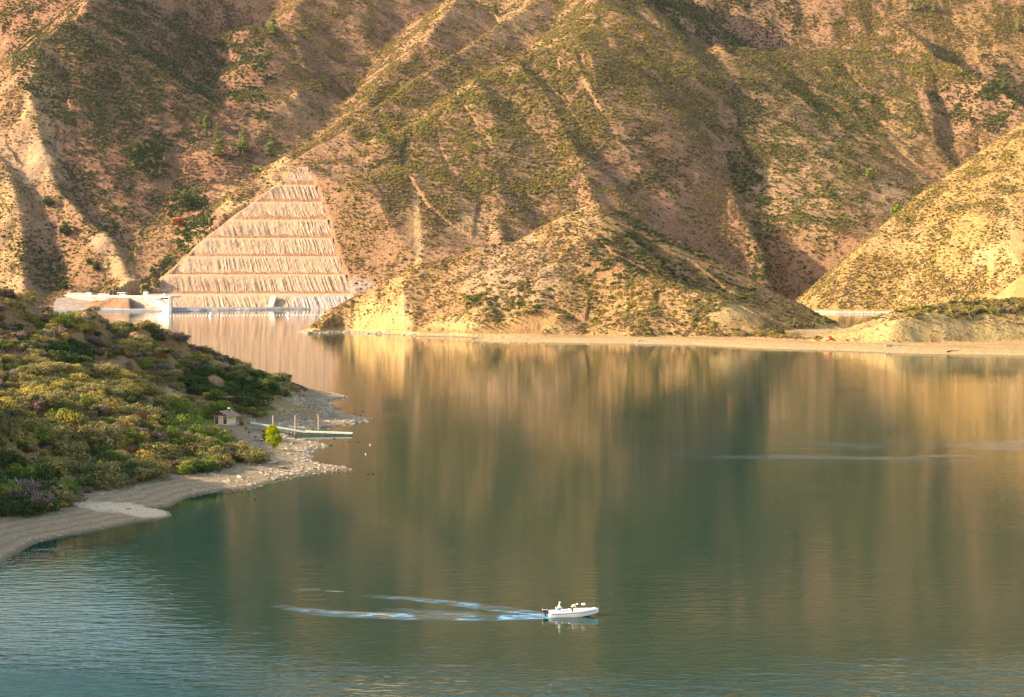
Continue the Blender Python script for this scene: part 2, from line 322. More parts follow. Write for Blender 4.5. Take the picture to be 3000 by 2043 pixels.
def land(name, fn, pxr, Dr, step_px, step_D, key, mat):
    cols = np.arange(pxr[0], pxr[1]+.1, step_px); n = int(math.log(Dr[1]/Dr[0])/step_D)+1
    D = Dr[0]*np.exp(np.arange(n)*step_D)
    PX, DD = np.meshgrid(cols, D); X = ((PX-1500)/F*DD).ravel(); Y = DD.ravel()
    Z = fn(X, Y); V = np.column_stack([X, Y, Z])
    idx = np.arange(len(X)).reshape(PX.shape)
    q = np.stack([idx[:-1, :-1], idx[:-1, 1:], idx[1:, 1:], idx[1:, :-1]], -1).reshape(-1, 4)
    q = q[(Z[q].max(1) > -1.5)]
    used = np.zeros(len(X), bool); used[q.ravel()] = True; rm = np.cumsum(used)-1
    o = mesh_obj(name, V[used], rm[q], mat, smooth=True)
    at = o.data.attributes.new('soil', 'FLOAT_COLOR', 'POINT')
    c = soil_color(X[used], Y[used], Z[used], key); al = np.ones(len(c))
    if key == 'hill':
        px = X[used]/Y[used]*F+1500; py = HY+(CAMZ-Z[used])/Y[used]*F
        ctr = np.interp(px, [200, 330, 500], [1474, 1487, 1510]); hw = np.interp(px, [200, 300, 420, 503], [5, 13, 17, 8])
        al = 1-ss(hw+4, hw-4, np.abs(py-ctr)+5*fbm(X[used]/2.5, Y[used]/2.5, 3, 7))*ss(195, 230, px)*ss(512, 503, px)  # sunlit gap in the beach shade, painted in as a paler strip
    at.data.foreach_set('color', np.column_stack([c, al]).astype(np.float32).ravel())
    tag(o, kind='structure')
    G = dict(px0=pxr[0], spx=step_px, D0=Dr[0], sD=step_D, Z=Z.reshape(PX.shape), cols=cols, D=D, fn=fn)
    return o, G
#@@TERRAIN
M_far = ground_mat('mountain_soil', .30, ring=(2.2, 3.6), ring_col=(.34, .31, .28))
M_pen = ground_mat('peninsula_soil', .6, beach=(1.5, 3.2, (.38, .26, .12)))
M_q = ground_mat('lit_hill_soil', .42, ring=(2.0, 2.7), ring_col=(.40, .35, .27))
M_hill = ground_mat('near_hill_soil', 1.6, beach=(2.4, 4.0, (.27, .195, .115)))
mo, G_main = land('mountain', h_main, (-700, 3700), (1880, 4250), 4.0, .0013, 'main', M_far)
po, G_pen = land('peninsula', h_pen, (840, 3700), (905, 1760), 3.5, .0013, 'pen', M_pen)
qo, G_q = land('hillside', h_q, (2240, 4300), (1600, 2750), 4.5, .0016, 'q', M_q)
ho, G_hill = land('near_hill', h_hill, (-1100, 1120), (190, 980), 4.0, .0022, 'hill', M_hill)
# ------------------------------------------------------------------ benched rock cut above the dam
def rock_cut():
    ys, edge_y, el, er_y, er = CUT_Y, CUT_EY, CUT_EL, CUT_RY, CUT_ER
    rows = []
    for i in range(len(ys)-1):
        (y0, D0), (y1, D1) = ys[i], ys[i+1]; z0 = U(0, y0, D0)[2]; z1 = U(0, y1, D1)[2]
        if i == 1: rows += [(z0+(z1-z0)*t, D0+(D1-D0)*t, 0.) for t in np.linspace(0, 1, 5)[:-1]]; continue
        b = 0 if i == 0 else 7.0
        if b: rows += [(z0+.3*t, D0+b*t, 0.) for t in np.linspace(0, 1, 4)[:-1]]
        rows += [(z0+.3+(z1-z0-.3)*t, D0+b+(D1-D0-b)*t, min(1, 6*t, 6*(1-t))) for t in np.linspace(0, 1, 24)[:-1]]
    rows.append((z1, D1, 0)); R = np.array(rows)
    z, D, gm = R[:, 0:1], R[:, 1:2], R[:, 2:3]
    py = HY+(CAMZ-z)/D*F; u = np.linspace(0, 1, 620)[None, :]
    xl = np.interp(py, edge_y, el)+vn(z/5, z*0, 5)*3; xr = np.interp(py, er_y, er)+vn(z/4, z*0, 6)*4
    px = xl+(xr-xl)*u; X = (px-1500)/F*D; Y = D+0*X; Z = z+0*X
    s = X+.42*Z+vn(X/26, Z/16, 12)*1.2
    am = gm*(.45+.55*ss(-.35, .3, vn(X/30, Z/14, 14)))
    g = np.abs(vn(s/1.9, Z/30, 10))*1.9+vn(s/4.5, Z/40, 11)*.7
    rgh = fbm(X/3, Z/3, 3, 15)*.45+fbm(X/14, Z/14, 2, 18)*.5
    d = (g*am*.8+rgh*gm*.55)*np.minimum(1, np.minimum(u, 1-u)*40)
    Y = Y-d*.8; Z = Z+d*.5+(1-gm)*.3*vn(X/6, Z/6, 17)
    X, Y, Z = X.ravel(), Y.ravel(), Z.ravel(); n, m = px.shape
    idx = np.arange(n*m).reshape(n, m); q = np.stack([idx[:-1, :-1], idx[:-1, 1:], idx[1:, 1:], idx[1:, :-1]], -1).reshape(-1, 4)
    t = NT('cut_rock'); p = t.pos((1, .3, .35), (0, .35, 0)); n1 = t.noise(p, .35, 5, .65); n2 = t.noise(t.pos(), .07, 4); n3 = t.noise(p, .9, 3)
    c = t.mix(t.ramp(n1, .35, .65), (.27, .165, .10), (.43, .295, .185)); c = t.mix(t.ramp(n2, .40, .66), c, (.39, .245, .15))
    c = t.mix(t.math('MULTIPLY', t.ramp(n3, .60, .72), .5), c, (.62, .48, .34))
    be = t.attr('bench').outputs['Fac']; c = t.mix(t.math('MULTIPLY', be, .9), c, (.47, .275, .155))
    li = t.attr('smooth').outputs['Fac']; c = t.mix(li, c, t.mix(t.ramp(n1, .4, .6), (.33, .25, .21), (.41, .32, .27)))
    t.L(c, t.b.inputs['Base Color']); t.bump(t.math('ADD', t.math('MULTIPLY', n1, .8), t.math('MULTIPLY', n3, .3)), 1, .6)
    o = mesh_obj('rock_cut', np.column_stack([X, Y, Z]), q, t.m, smooth=False)
    a = o.data.attributes.new('bench', 'FLOAT', 'POINT'); a.data.foreach_set('value', (1-gm+0*px).ravel().astype(np.float32))
    PY = HY+(CAMZ-Z)/Y*F; PX = X/Y*F+1500
    sm = ((PX > 850+(PY-866)*.35) & (PY > 869) & (PY < 904)).astype(np.float32)*.9
    a = o.data.attributes.new('smooth', 'FLOAT', 'POINT'); a.data.foreach_set('value', sm)
    tag(o, kind='structure')
rock_cut()
# ------------------------------------------------------------------ water
def water():
    t = NT('lake_water'); b = t.b
    b.inputs['Base Color'].default_value = (.0, .028, .019, 1); b.inputs['Roughness'].default_value = .035
    b.inputs['IOR'].default_value = 1.36; b.inputs['Specular IOR Level'].default_value = .5
    ru = t.attr('rough').outputs['Fac']; wk = t.attr('wake').outputs['Fac']
    w1 = t.noise(t.pos((.22, .62, 1), (0, 0, .10)), 1.0, 3, .5, .3)
    w2 = t.noise(t.pos((.5, 1.5, 1), (0, 0, -.14)), 1.0, 3, .5)
    w3 = t.noise(t.pos((.06, .16, 1), (0, 0, .2)), 1.0, 2, .5)
    h = t.math('ADD', t.math('MULTIPLY', w1, .12), t.math('MULTIPLY', w2, .05))
    h = t.math('ADD', h, t.math('MULTIPLY', w3, .05)); h = t.math('MULTIPLY', h, ru)
    k1 = t.noise(t.pos((.5, 1.6, 1), (0, 0, .25)), 1.0, 3, .6, .5)
    h = t.math('ADD', h, t.math('MULTIPLY', t.math('MULTIPLY', k1, wk), .2))
    t.bump(h, 1.0, 1.0)
    fo = t.attr('foam_sky_sheen').outputs['Fac']; fn_ = t.noise(t.pos((.35, 1.8, 1)), 1.3, 3)
    fm = t.math('MULTIPLY', fo, t.ramp(fn_, .40, .60))
    t.L(t.mix(fm, (.0, .028, .019), (.20, .46, .74)), b.inputs['Base Color'])  # blue of stern foam, also sky reflection painted on wake and ripples
    t.L(t.math('ADD', t.math('ADD', t.math('MULTIPLY', fm, .5), .03), t.math('MULTIPLY', t.ramp(ru, 1.9, 3.6), .30)), b.inputs['Roughness'])
    cols = np.concatenate([np.arange(-4500, -300, 120), np.arange(-300, 3300, 6), np.arange(3300, 7500, 120)])
    D = [-60., 60., 120.]
    d = 150.
    while d < 6500:
        D.append(d); d += .30 if 216 < d < 262 else d*.006
    D = np.array(D); PX, DD = np.meshgrid(cols, D)
    X = (PX-1500)/F*np.maximum(DD, 150)+0; X = np.where(DD < 150, (PX-1500)/F*150, X); X, Y = X.ravel(), DD.ravel()
    py = HY+CAMZ*F/np.maximum(Y, 30); px = X/np.maximum(Y, 30)*F+1500
    # breeze: rougher towards the camera and at the left, a long ruffled streak at the right, glassy far bays
    r = np.interp(py, [900, 1000, 1150, 1400, 1600, 1800, 1900, 2043], [.14, .14, .17, .20, .23, .28, .7, 2.2])
    r = r*(1+.9*ss(1450, 1750, py-(px*.3))*ss(1000, 100, px))*(1+.35*fbm(X/60, Y/30, 3, 3))
    r = r*(1-.45*ss(220, 60, np.abs(px-1050))*ss(1500, 1800, py)*0)
    st = np.exp(-((py-(1318+(px-2500)*-.01+12*vn(px/200, px*0, 8)))/20)**2)*ss(1850, 2350, px)*ss(3400, 2800, px)
    st = st*ss(-.25, .45, fbm(X/34, Y/9, 3, 61)); r = r+.5*st*(.6+.6*vn(X/20, Y/14, 19))
    def line(pts, w):
        P = np.array([WL(*p) for p in pts]); dm = np.full_like(X, 1e9); tt = np.zeros_like(X); acc = 0
        for a, b_ in zip(P[:-1], P[1:]):
            e = b_-a; L = np.hypot(*e); tl = np.clip(((X-a[0])*e[0]+(Y-a[1])*e[1])/(e@e), 0, 1)
            dd = np.hypot(X-a[0]-tl*e[0], Y-a[1]-tl*e[1]); m = dd < dm; dm = np.where(m, dd, dm); tt = np.where(m, acc+tl*L, tt); acc += L
        return dm, tt/acc
    near = (Y > 212) & (Y < 270)
    wk = np.zeros_like(X); fo = np.zeros_like(X)
    d1, t1 = line([(1600,1808),(1450,1810),(1250,1808),(1080,1803),(950,1796),(860,1784),(780,1768)], 1)
    wk = np.maximum(wk, ss(1.5, .2, d1-np.interp(t1, [0, .3, .7, 1], [.2, 1.0, .7, .0]))*np.interp(t1, [0, .1, .6, .8, 1], [.8, 1, .8, .4, .0]))
    d2, t2 = line([(1600,1803),(1480,1786),(1350,1770),(1200,1754),(1080,1748)], 1)
    wk = np.maximum(wk, ss(1.4, .1, d2-np.interp(t2, [0, .3, 1], [.3, .8, .0]))*np.interp(t2, [0, .1, .8, 1], [.9, .8, .5, .1]))
    d4, t4 = line([(1600,1806),(1450,1800),(1300,1796),(1150,1788)], 1)
    wk = np.maximum(wk, ss(2.2, .5, d4)*np.interp(t4, [0, .2, 1], [.8, .6, .1]))
    if 0: d3, t3 = line([(900,1728),(800,1734),(740,1742),(728,1750),(760,1758)], 1)
    d5, t5 = line([(880,1727),(930,1728)], 1); d6, t6 = line([(960,1731),(1000,1734)], 1)
    wk = np.maximum(wk, np.maximum(ss(.6, .1, d5), ss(.5, .1, d6))*.5)
    wk = np.where(near, wk, 0)
    fo = np.where(near, np.maximum(ss(.8, .1, d4)*ss(.35, .0, t4)*.8, ss(.5, .05, d1)*ss(.2, 0, t1)*.8), 0)
    fo = np.maximum(fo, wk*.95*ss(-.5, .4, fbm(X/3, Y/1.2, 2, 44))); fo = np.where(near, np.maximum(fo, 0), np.maximum(.16*np.minimum(st*2.2, 1), 0))  # sky's blue reflection painted over the wake and the right-hand streak
    idx = np.arange(len(X)).reshape(PX.shape); q = np.stack([idx[:-1, :-1], idx[:-1, 1:], idx[1:, 1:], idx[1:, :-1]], -1).reshape(-1, 4)
    o = mesh_obj('lake_water', np.column_stack([X, Y, 0*X]), q, t.m, smooth=True)
    for nm, v in (('rough', r), ('wake', wk), ('foam_sky_sheen', fo)):
        a = o.data.attributes.new(nm, 'FLOAT', 'POINT'); a.data.foreach_set('value', v.astype(np.float32))
    tag(o, kind='structure')
water()
# lake bed closes the basin from below
bed = mesh_obj('lake_bed', [(-9000, -800, -7), (9000, -800, -7), (9000, 9000, -7), (-9000, 9000, -7)], [(0, 1, 2, 3)], simple('lake_mud', (.10, .08, .05)))
tag(bed, kind='structure')
# ------------------------------------------------------------------ air
def haze():
    m = bpy.data.materials.new('haze_air'); m.use_nodes = True; t = m.node_tree
    t.nodes.remove(t.nodes['Principled BSDF']); v = t.nodes.new('ShaderNodeVolumePrincipled')
    v.inputs['Color'].default_value = (.92, .86, .95, 1); v.inputs['Density'].default_value = HAZE; v.inputs['Anisotropy'].default_value = 0.2
    t.links.new(v.outputs[0], t.nodes['Material Output'].inputs['Volume'])
    x, y0, y1, z0, z1 = 3800, -100, 4600, -9, 1900
    V = [(a, b, c) for c in (z0, z1) for b in (y0, y1) for a in (-x, x)]
    o = mesh_obj('haze', V, [(0, 2, 3, 1), (4, 5, 7, 6), (0, 1, 5, 4), (2, 6, 7, 3), (0, 4, 6, 2), (1, 3, 7, 5)], m)
    tag(o, kind='stuff')
HAZE = 0.000007
haze()
# ------------------------------------------------------------------ foliage
KINDS = [('olive', (.28, .235, .088)), ('dark', (.058, .092, .025)), ('bright', (.19, .24, .042)), ('yellow', (.40, .31, .075)),
         ('twig', (.27, .19, .155)), ('rust', (.27, .13, .045)), ('lime', (.40, .45, .015)), ('conifer', (.22, .25, .075)), ('orange', (.40, .15, .03))]
def leaf_mat(name, col, transl=.33):
    t = NT(name); tone = t.attr('tone').outputs['Fac']; oi = t.n('ShaderNodeObjectInfo').outputs['Random']
    c = t.mix(t.ramp(tone, 0, 1), tuple(x*.55 for x in col), tuple(min(1, x*1.5) for x in col))
    c = t.mix(t.math('MULTIPLY', oi, .35), c, (col[0]*.55+.05, col[1]*.5+.03, col[2]*.5+.015))
    hs = t.n('ShaderNodeHueSaturation'); t.L(c, hs.inputs['Color']); hs.inputs['Saturation'].default_value = 1.05
    t.L(t.math('ADD', .72, t.math('MULTIPLY', oi, .55)), hs.inputs['Value']); c = hs.outputs[0]
    t.L(c, t.b.inputs['Base Color']); t.b.inputs['Specular IOR Level'].default_value = .12; t.b.inputs['Roughness'].default_value = .8
    tr = t.n('ShaderNodeBsdfTranslucent'); t.L(c, tr.inputs[0]); mx = t.n('ShaderNodeMixShader'); mx.inputs[0].default_value = transl
    t.L(t.b.outputs[0], mx.inputs[1]); t.L(tr.outputs[0], mx.inputs[2]); t.L(mx.outputs[0], t.out.inputs['Surface'])
    return t.m
LEAF = {k: leaf_mat(k+'_leaves', c, .5 if k == 'lime' else .33) for k, c in KINDS}
BARK = simple('bark', (.16, .11, .075), .9, .3, 6)
GREYBARK = simple('pale_dead_wood', (.42, .36, .29), .9, .2, 6)
def leaf_quads(C, Rr, n, size, r, outw=.9, elong=1.0, top=.25, lo=.72):
    """leaf-sized faces spread over the shells of lumps with centres C and radii Rr"""
    w = Rr.prod(1)**.66; k = r.choice(len(C), n, p=w/w.sum())
    d = r.normal(size=(n, 3)); d[:, 2] = d[:, 2]+top; d /= np.linalg.norm(d, axis=1)[:, None]
    p = C[k]+Rr[k]*d*(lo+(1.05-lo)*r.random(n)**.6)[:, None]
    nr = d*outw+r.normal(size=(n, 3))*.45; nr /= np.linalg.norm(nr, axis=1)[:, None]
    a = np.cross(nr, r.normal(size=(n, 3))); a /= np.linalg.norm(a, axis=1)[:, None]; b = np.cross(nr, a)
    s = size*(.6+.8*r.random(n))[:, None]
    V = np.stack([p+a*s*elong, p+b*s*.62, p-a*s*elong, p-b*s*.62], 1).reshape(-1, 3)
    tone = np.repeat(np.clip(r.random(n)*.6+.4*r.random(len(C))[k], 0, 1), 4)
    return V, np.arange(4*n).reshape(n, 4), tone
def tube(pts, rad, seg=6):
    V, Fc = [], []; P = [Vector(p) for p in pts]
    for i, p in enumerate(P):
        d = (P[min(i+1, len(P)-1)]-P[max(i-1, 0)]).normalized(); u = d.orthogonal().normalized(); w = d.cross(u)
        for k in range(seg):
            a = 2*math.pi*k/seg; V.append(p+(u*math.cos(a)+w*math.sin(a))*rad[i])
    for i in range(len(P)-1):
        for k in range(seg): Fc.append((i*seg+k, i*seg+(k+1) % seg, (i+1)*seg+(k+1) % seg, (i+1)*seg+k))
    Fc.append(tuple(range(seg))[::-1]); Fc.append(tuple(range((len(P)-1)*seg, len(P)*seg)))
    return V, Fc
def join(parts):
    V, Fc = [], []
    for v, f in parts:
        o = len(V); V += [tuple(x) for x in v]; Fc += [tuple(i+o for i in q) for q in f]
    return V, Fc
def with_tone(me, tone):
    a = me.attributes.new('tone', 'FLOAT', 'POINT'); a.data.foreach_set('value', np.asarray(tone, np.float32))
def shrub_mesh(name, kind, seed, n, size, lumps, stems=True):
    r = np.random.default_rng(seed)
    C = np.column_stack([r.uniform(-.72, .72, lumps), r.uniform(-.72, .72, lumps), r.uniform(.25, 1.0, lumps)]); C[0] = (0, 0, .7)
    C[:, 2] *= 1-.35*np.hypot(C[:, 0], C[:, 1])
    Rr = r.uniform(.17, .46, (lumps, 1))*np.array([[1, 1, .85]])
    tw = kind == 'twig'
    V, Fc, tone = leaf_quads(C, Rr, n, size*(1.1 if tw else 1), r, outw=.2 if tw else .9, elong=2.2 if tw else 1.0, lo=.3 if tw else (.72, .45, .6)[seed % 3])
    V[:, 2] = np.maximum(V[:, 2], -.05)
    Vl = [tuple(v) for v in V]; Fl = [tuple(f) for f in Fc]; mi = [0]*len(Fl)
    if stems:
        for j in range(7 if not tw else 16):
            a = r.uniform(0, 6.28); rr = r.uniform(.3, .75); top = (math.cos(a)*rr, math.sin(a)*rr, r.uniform(.5, 1.0)*(1.2 if tw else 1.1))
            v, f = tube([(0, 0, -.15), (top[0]*.35, top[1]*.35, top[2]*.45), top], [.04, .028, .008], 4)
            o = len(Vl); Vl += [tuple(x) for x in v]; Fl += [tuple(i+o for i in q) for q in f]; mi += [1]*len(f)
    me = bpy.data.meshes.new(name); me.from_pydata(Vl, [], Fl); me.materials.append(LEAF[kind]); me.materials.append(GREYBARK if tw else BARK)
    me.polygons.foreach_set('material_index', np.array(mi, np.int32)); with_tone(me, np.concatenate([tone, np.zeros(len(Vl)-len(tone))])); me.update()
    return me
PK = ['olive', 'dark', 'bright', 'yellow', 'twig', 'rust']
forms = bpy.data.collections.new('plant_forms'); NEAR = {}; pi = 0
def add_form(me):
    global pi
    o = bpy.data.objects.new('form_%03d' % pi, me); forms.objects.link(o); pi += 1; return pi-1
LO = {k: [add_form(shrub_mesh('distant_shrub', k, 100+i*7+j, 64, .26, 5, False)) for j in range(2)] for i, k in enumerate(PK)}
MID = {k: [add_form(shrub_mesh('mid_shrub', k, 200+i*7+j, 230, .13, 8, True)) for j in range(2)] for i, k in enumerate(PK)}
NEARM = {k: [shrub_mesh('shrub', k, 300+i*7+j, 950, .068, 15, True) for j in range(3)] for i, k in enumerate(PK)}
HI = {k: [add_form(m) for m in NEARM[k]] for k in PK}
def rock_mesh(seed):
    bm = bmesh.new(); bmesh.ops.create_icosphere(bm, subdivisions=2, radius=1); r = random.Random(seed)
    cuts = [(Vector((r.gauss(0, 1), r.gauss(0, 1), r.gauss(0, .8))).normalized(), r.uniform(.45, .8)) for _ in range(9)]
    for v in bm.verts:
        for n, d in cuts:
            e = v.co.dot(n)-d
            if e > 0: v.co -= n*e
        v.co.x *= 1.25; v.co.z *= .55
    me = bpy.data.meshes.new('boulder'); bm.to_mesh(me); bm.free(); me.materials.append(ROCKM); return me
t_ = NT('shore_rock'); n_ = t_.noise(t_.pos(), 1.5, 4); oi_ = t_.n('ShaderNodeObjectInfo').outputs['Random']
c_ = t_.mix(t_.ramp(n_, .35, .65), (.17, .125, .075), (.34, .27, .18)); c_ = t_.mix(t_.math('MULTIPLY', oi_, .55), c_, (.48, .40, .29)); t_.L(c_, t_.b.inputs['Base Color'])
ROCKM = t_.m
ROCKS = [add_form(rock_mesh(i)) for i in range(4)]; ROCK_ME = [rock_mesh(20+i) for i in range(4)]
# what each slope carries: (column, row, half-width, half-height, plants per square metre, mix of kinds, size factor)
D_, O_, G_, Y_, T_, R_ = 'dark', 'olive', 'bright', 'yellow', 'twig', 'rust'
mixA = {O_: 5, Y_: 3, D_: 1.5, G_: 1, T_: 1}; mixG = {G_: 3, O_: 4, D_: 3, Y_: 1.5}; mixD = {D_: 6, O_: 2.5, T_: .6}; mixB = {O_: 4, T_: 3, D_: 2, R_: .5}; mixS = {T_: 3, R_: 2, O_: 3, Y_: 1.5}
VEG = {
 'main': (.020, mixA, [(1400,380,380,240,.085,mixA,1.05),(1260,560,190,130,.035,mixA,1.),(1560,600,160,110,.03,mixA,.9),(1800,150,260,200,.070,mixA,1.),(2000,260,160,200,.055,mixA,1.),(1930,430,100,170,.045,mixD,1.),(2080,520,70,90,.02,mixD,1.),
    (1880,60,150,150,.07,mixD,1.),(2150,60,230,80,.08,mixD,1.),(2500,190,420,80,.075,mixA,1.05),(2700,60,330,90,.07,mixA,1.05),(2350,350,300,150,.045,mixG,1.05),(2330,680,100,210,.045,mixG,1.1),(2180,500,50,60,.07,mixD,1.7),(2230,700,40,170,.045,mixD,1.2),
    (2480,600,80,180,.045,mixG,1.),(2600,330,160,130,.03,mixG,1.),(2880,260,150,120,.05,mixD,1.2),(2200,300,60,130,.05,mixD,1.),(2100,250,60,120,.04,mixD,1.),
    (400,180,380,170,.085,mixD,1.),(600,120,160,130,.06,mixD,.9),(250,330,120,150,.045,mixD,.9),(400,360,260,110,.065,mixD,1.),(560,640,60,130,.055,mixD,1.3),(640,420,130,150,.045,mixB,.9),(430,470,62,45,.10,mixD,1.8),(545,598,32,34,.08,mixD,2.),(740,200,60,150,.05,mixD,1.3),(480,830,40,60,.08,mixD,1.4),
    (330,560,170,180,.045,mixD,.9),(140,760,90,110,.03,mixD,1.2),(100,60,200,90,.05,mixD,1.),(60,350,120,200,.02,mixA,.9),(1000,150,170,170,.045,mixA,.9),(920,300,120,140,.03,mixA,.8),(1150,80,150,80,.03,mixA,.9),(1250,250,200,120,.022,mixS,.7),(455,845,45,26,.14,mixG,1.4)],
   [(1216,690,16,120),(300,720,26,30),(340,785,28,34),(372,840,26,34),(90,480,70,70),(1080,870,60,26),(1195,700,8,120)]),
 'q': (.045, mixA, [(2780,720,200,170,.060,mixA,1.1),(2900,500,100,120,.065,mixA,1.),(2650,830,170,70,.035,mixA,1.),(2960,520,60,130,.04,mixA,.9)], [(2980,730,26,60),(2900,780,14,60)]),
 'pen': (.022, mixA, [(1470,880,140,60,.05,mixG,1.5),(1980,900,270,90,.085,mixA,1.3),(1700,880,140,80,.045,mixA,1.1),(1900,740,190,120,.055,mixD,1.3),(1330,700,90,30,.03,mixD,1.2),(2090,820,90,50,.06,mixD,1.2),(2850,885,430,42,.14,mixA,2.1),(2480,958,190,28,.14,mixA,1.6),(2230,974,110,16,.14,mixA,1.5),(2390,970,90,20,.12,mixA,1.3),(1660,600,40,40,.03,mixG,1.2)],
   [(1110,950,90,32),(1180,920,14,60),(1330,960,90,18),(2160,930,90,50),(2650,970,330,38),(3000,1000,200,40)]),
 'hill': (.062, {O_: 6, Y_: 1.4, D_: 1.6, G_: .8, T_: 4.2, R_: 2.2}, [(300,1290,520,140,.11,{O_: 6, Y_: 2, G_: 1.2, D_: 2.5, T_: 2.6, R_: 1.6},1.15),(590,1275,130,90,.14,{G_: 6, O_: 2, D_: 1},1.25),(200,1050,60,36,.10,{D_: 1},1.3),(60,1010,60,40,.06,{D_: 1},1.2),(650,1130,110,40,.12,{D_: 5, G_: 1},1.2),(740,1155,50,50,.14,{D_: 6, O_: 1},1.25),(840,1090,60,40,.09,{D_: 2, O_: 1, R_: 1},1.1),(420,890,80,20,.1,{O_: 1, G_: 2},1.1),(260,1130,260,50,.10,{Y_: 3, O_: 4, D_: 1},1.1),(40,1470,110,70,.16,{D_: 3, T_: 1, G_: 1},1.3),(250,1395,260,45,.15,{D_: 4, O_: 3, R_: 1, T_: 1.5, Y_: .6},1.2),(560,1330,150,40,.14,{D_: 3, O_: 3, T_: 2},1.1)],
   [(330,1062,110,16),(640,1190,60,12),(420,1172,150,14),(770,1290,110,50),(660,1245,60,26),(860,1200,120,45)]),
}
GR_ = {'main': G_main, 'pen': G_pen, 'q': G_q, 'hill': G_hill}
def horizons():
    allc = np.arange(-1200, 4400, 4.0); res = {}
    for k, G in GR_.items():
        Dm = G['D'][:, None]
        for nm, sg in (('d', -1), ('r', 1)):
            s = (G['Z']+sg*CAMZ)/Dm; cm = np.maximum.accumulate(s, 0)
            G[nm+'cum'] = np.vstack([np.full((1, s.shape[1]), -9.), cm[:-1]])
            res[k, nm] = np.interp(allc, G['cols'], cm[-1], left=-9, right=-9)
    return allc, res
ALLC, HOR = horizons()
BEFORE = {'main': ('hill', 'pen', 'q'), 'q': ('pen',), 'pen': (), 'hill': ()}
def visible(key, px, D, Z, h):
    G = GR_[key]; ci = np.clip(((px-G['px0'])/G['spx']).round().astype(int), 0, len(G['cols'])-1)
    ri = np.clip((np.log(D/G['D0'])/G['sD']).round().astype(int), 0, len(G['D'])-1); ok = np.zeros(len(px), bool)
    for nm, sg in (('d', -1), ('r', 1)):
        s = (Z+h+sg*CAMZ)/D; v = s >= G[nm+'cum'][ri, ci]
        for b in BEFORE[key]:
            v &= s >= np.interp(px, ALLC, HOR[b, nm])-.002
        if nm == 'r': v &= (HY+s*F < 2120)
        ok |= v
    return ok
def scatter(key, n, pxr, Dr, base, mix, blobs, bare, cover, minz, r, small=False):
    px = r.uniform(pxr[0], pxr[1], n); D = np.sqrt(r.uniform(Dr[0]**2, Dr[1]**2, n)); X = (px-1500)/F*D
    area = (pxr[1]-pxr[0])/F*(Dr[1]**2-Dr[0]**2)/2; per = area/n
    Z = GR_[key]['fn'](X, D); py = HY+(CAMZ-Z)/D*F
    wx = fbm(X/D*110, Z/D*130, 3, 601)*22; wy = fbm(X/D*110+5, Z/D*130, 3, 602)*22
    if key == 'hill': wx *= .6; wy *= .35
    dens = np.full(n, base); kb = np.full(n, -1); sf = np.ones(n)
    for i, (bx, by, rx, ry, dd, mx, s) in enumerate(blobs):
        q = np.hypot((px+wx-bx)/rx, (py+wy-by)/ry); k = ss(1.2, .75, q)
        m = (k*dd > dens) ; dens = np.maximum(dens, dd*k); kb = np.where(m & (k > .4), i, kb); sf = np.where(m, s, sf)
    sc = {'main': 26, 'q': 22, 'pen': 12, 'hill': 7}[key]
    clump = fbm(X/sc, D/sc, 3, 640)
    dens = dens*(.45+1.6*ss(-.45, .5, clump))*1.8
    for bx, by, rx, ry in bare: dens = dens*ss(.7, 1.15, np.hypot((px+wx*.4-bx)/rx, (py+wy*.4-by)/ry))
    if small: dens = dens*0+base*(.4+1.2*ss(-.5, .4, clump)); 
    if small:
        for bx, by, rx, ry in bare: dens = dens*(.1+.9*ss(.7, 1.15, np.hypot((px-bx)/rx, (py-by)/ry)))
    ok = (r.random(n) < dens*per) & (Z > minz)
    if key == 'main':
        m = (D > 2080) & (D < 2310) & (px > np.interp(py, CUT_EY, CUT_EL)-6) & (px < np.interp(py, CUT_RY, CUT_ER)+10); ok &= ~m
        ok &= ~((px > 150) & (px < 1100) & (D < 2110))
    i = np.nonzero(ok)[0]; i = i[visible(key, px[i], D[i], Z[i], 2.5)]
    kinds = np.empty(len(i), object); cl = fbm(X/sc/1.7+40, D/sc/1.7, 2, 660)
    for j, q in enumerate(i):
        mx = blobs[kb[q]][5] if kb[q] >= 0 and not small else mix
        ks = list(mx); w = np.array([mx[k] for k in ks], float)
        kinds[j] = ks[int(np.searchsorted(np.cumsum(w)/w.sum(), min(.999, max(0, (r.random()*.55+.45*(.5+.55*cl[q]))))))] if r.random() < .6 else r.choice(ks, p=w/w.sum())
    return X[i], D[i], Z[i], px[i], py[i], kinds, sf[i]
PT = {'x': [], 'i': [], 's': []}; NEARS = []
def put(X, Y, Z, idx, S): PT['x'].append(np.column_stack([X, Y, Z])); PT['i'].append(np.asarray(idx)); PT['s'].append(np.asarray(S))
r = np.random.default_rng(21)
for key, n, pxr, Dr, minz in (('main', 900000, (-150, 3150), (1950, 3900), 5), ('q', 60000, (2280, 3200), (1780, 2350), 4.5), ('pen', 60000, (870, 3150), (950, 1500), 3.2)):
    b, mx, bl, ba = VEG[key]; X, Y, Z, px, py, k, sf = scatter(key, n, pxr, Dr, b, mx, bl, ba, 1, minz, r)
    lib = MID if key == 'pen' else LO
    S = sf*(r.uniform(1.2, 2.7, len(X)) if key == 'main' else r.uniform(.8, 2.0, len(X))*(1.0 if key == 'q' else .85))
    put(X, Y, Z-.15*S, [lib[q][r.integers(2)] for q in k], np.column_stack([S*r.uniform(.9, 1.25, len(X)), S*r.uniform(.9, 1.2, len(X)), S*r.uniform(.75, 1.1, len(X))]))
    print(key, len(X))
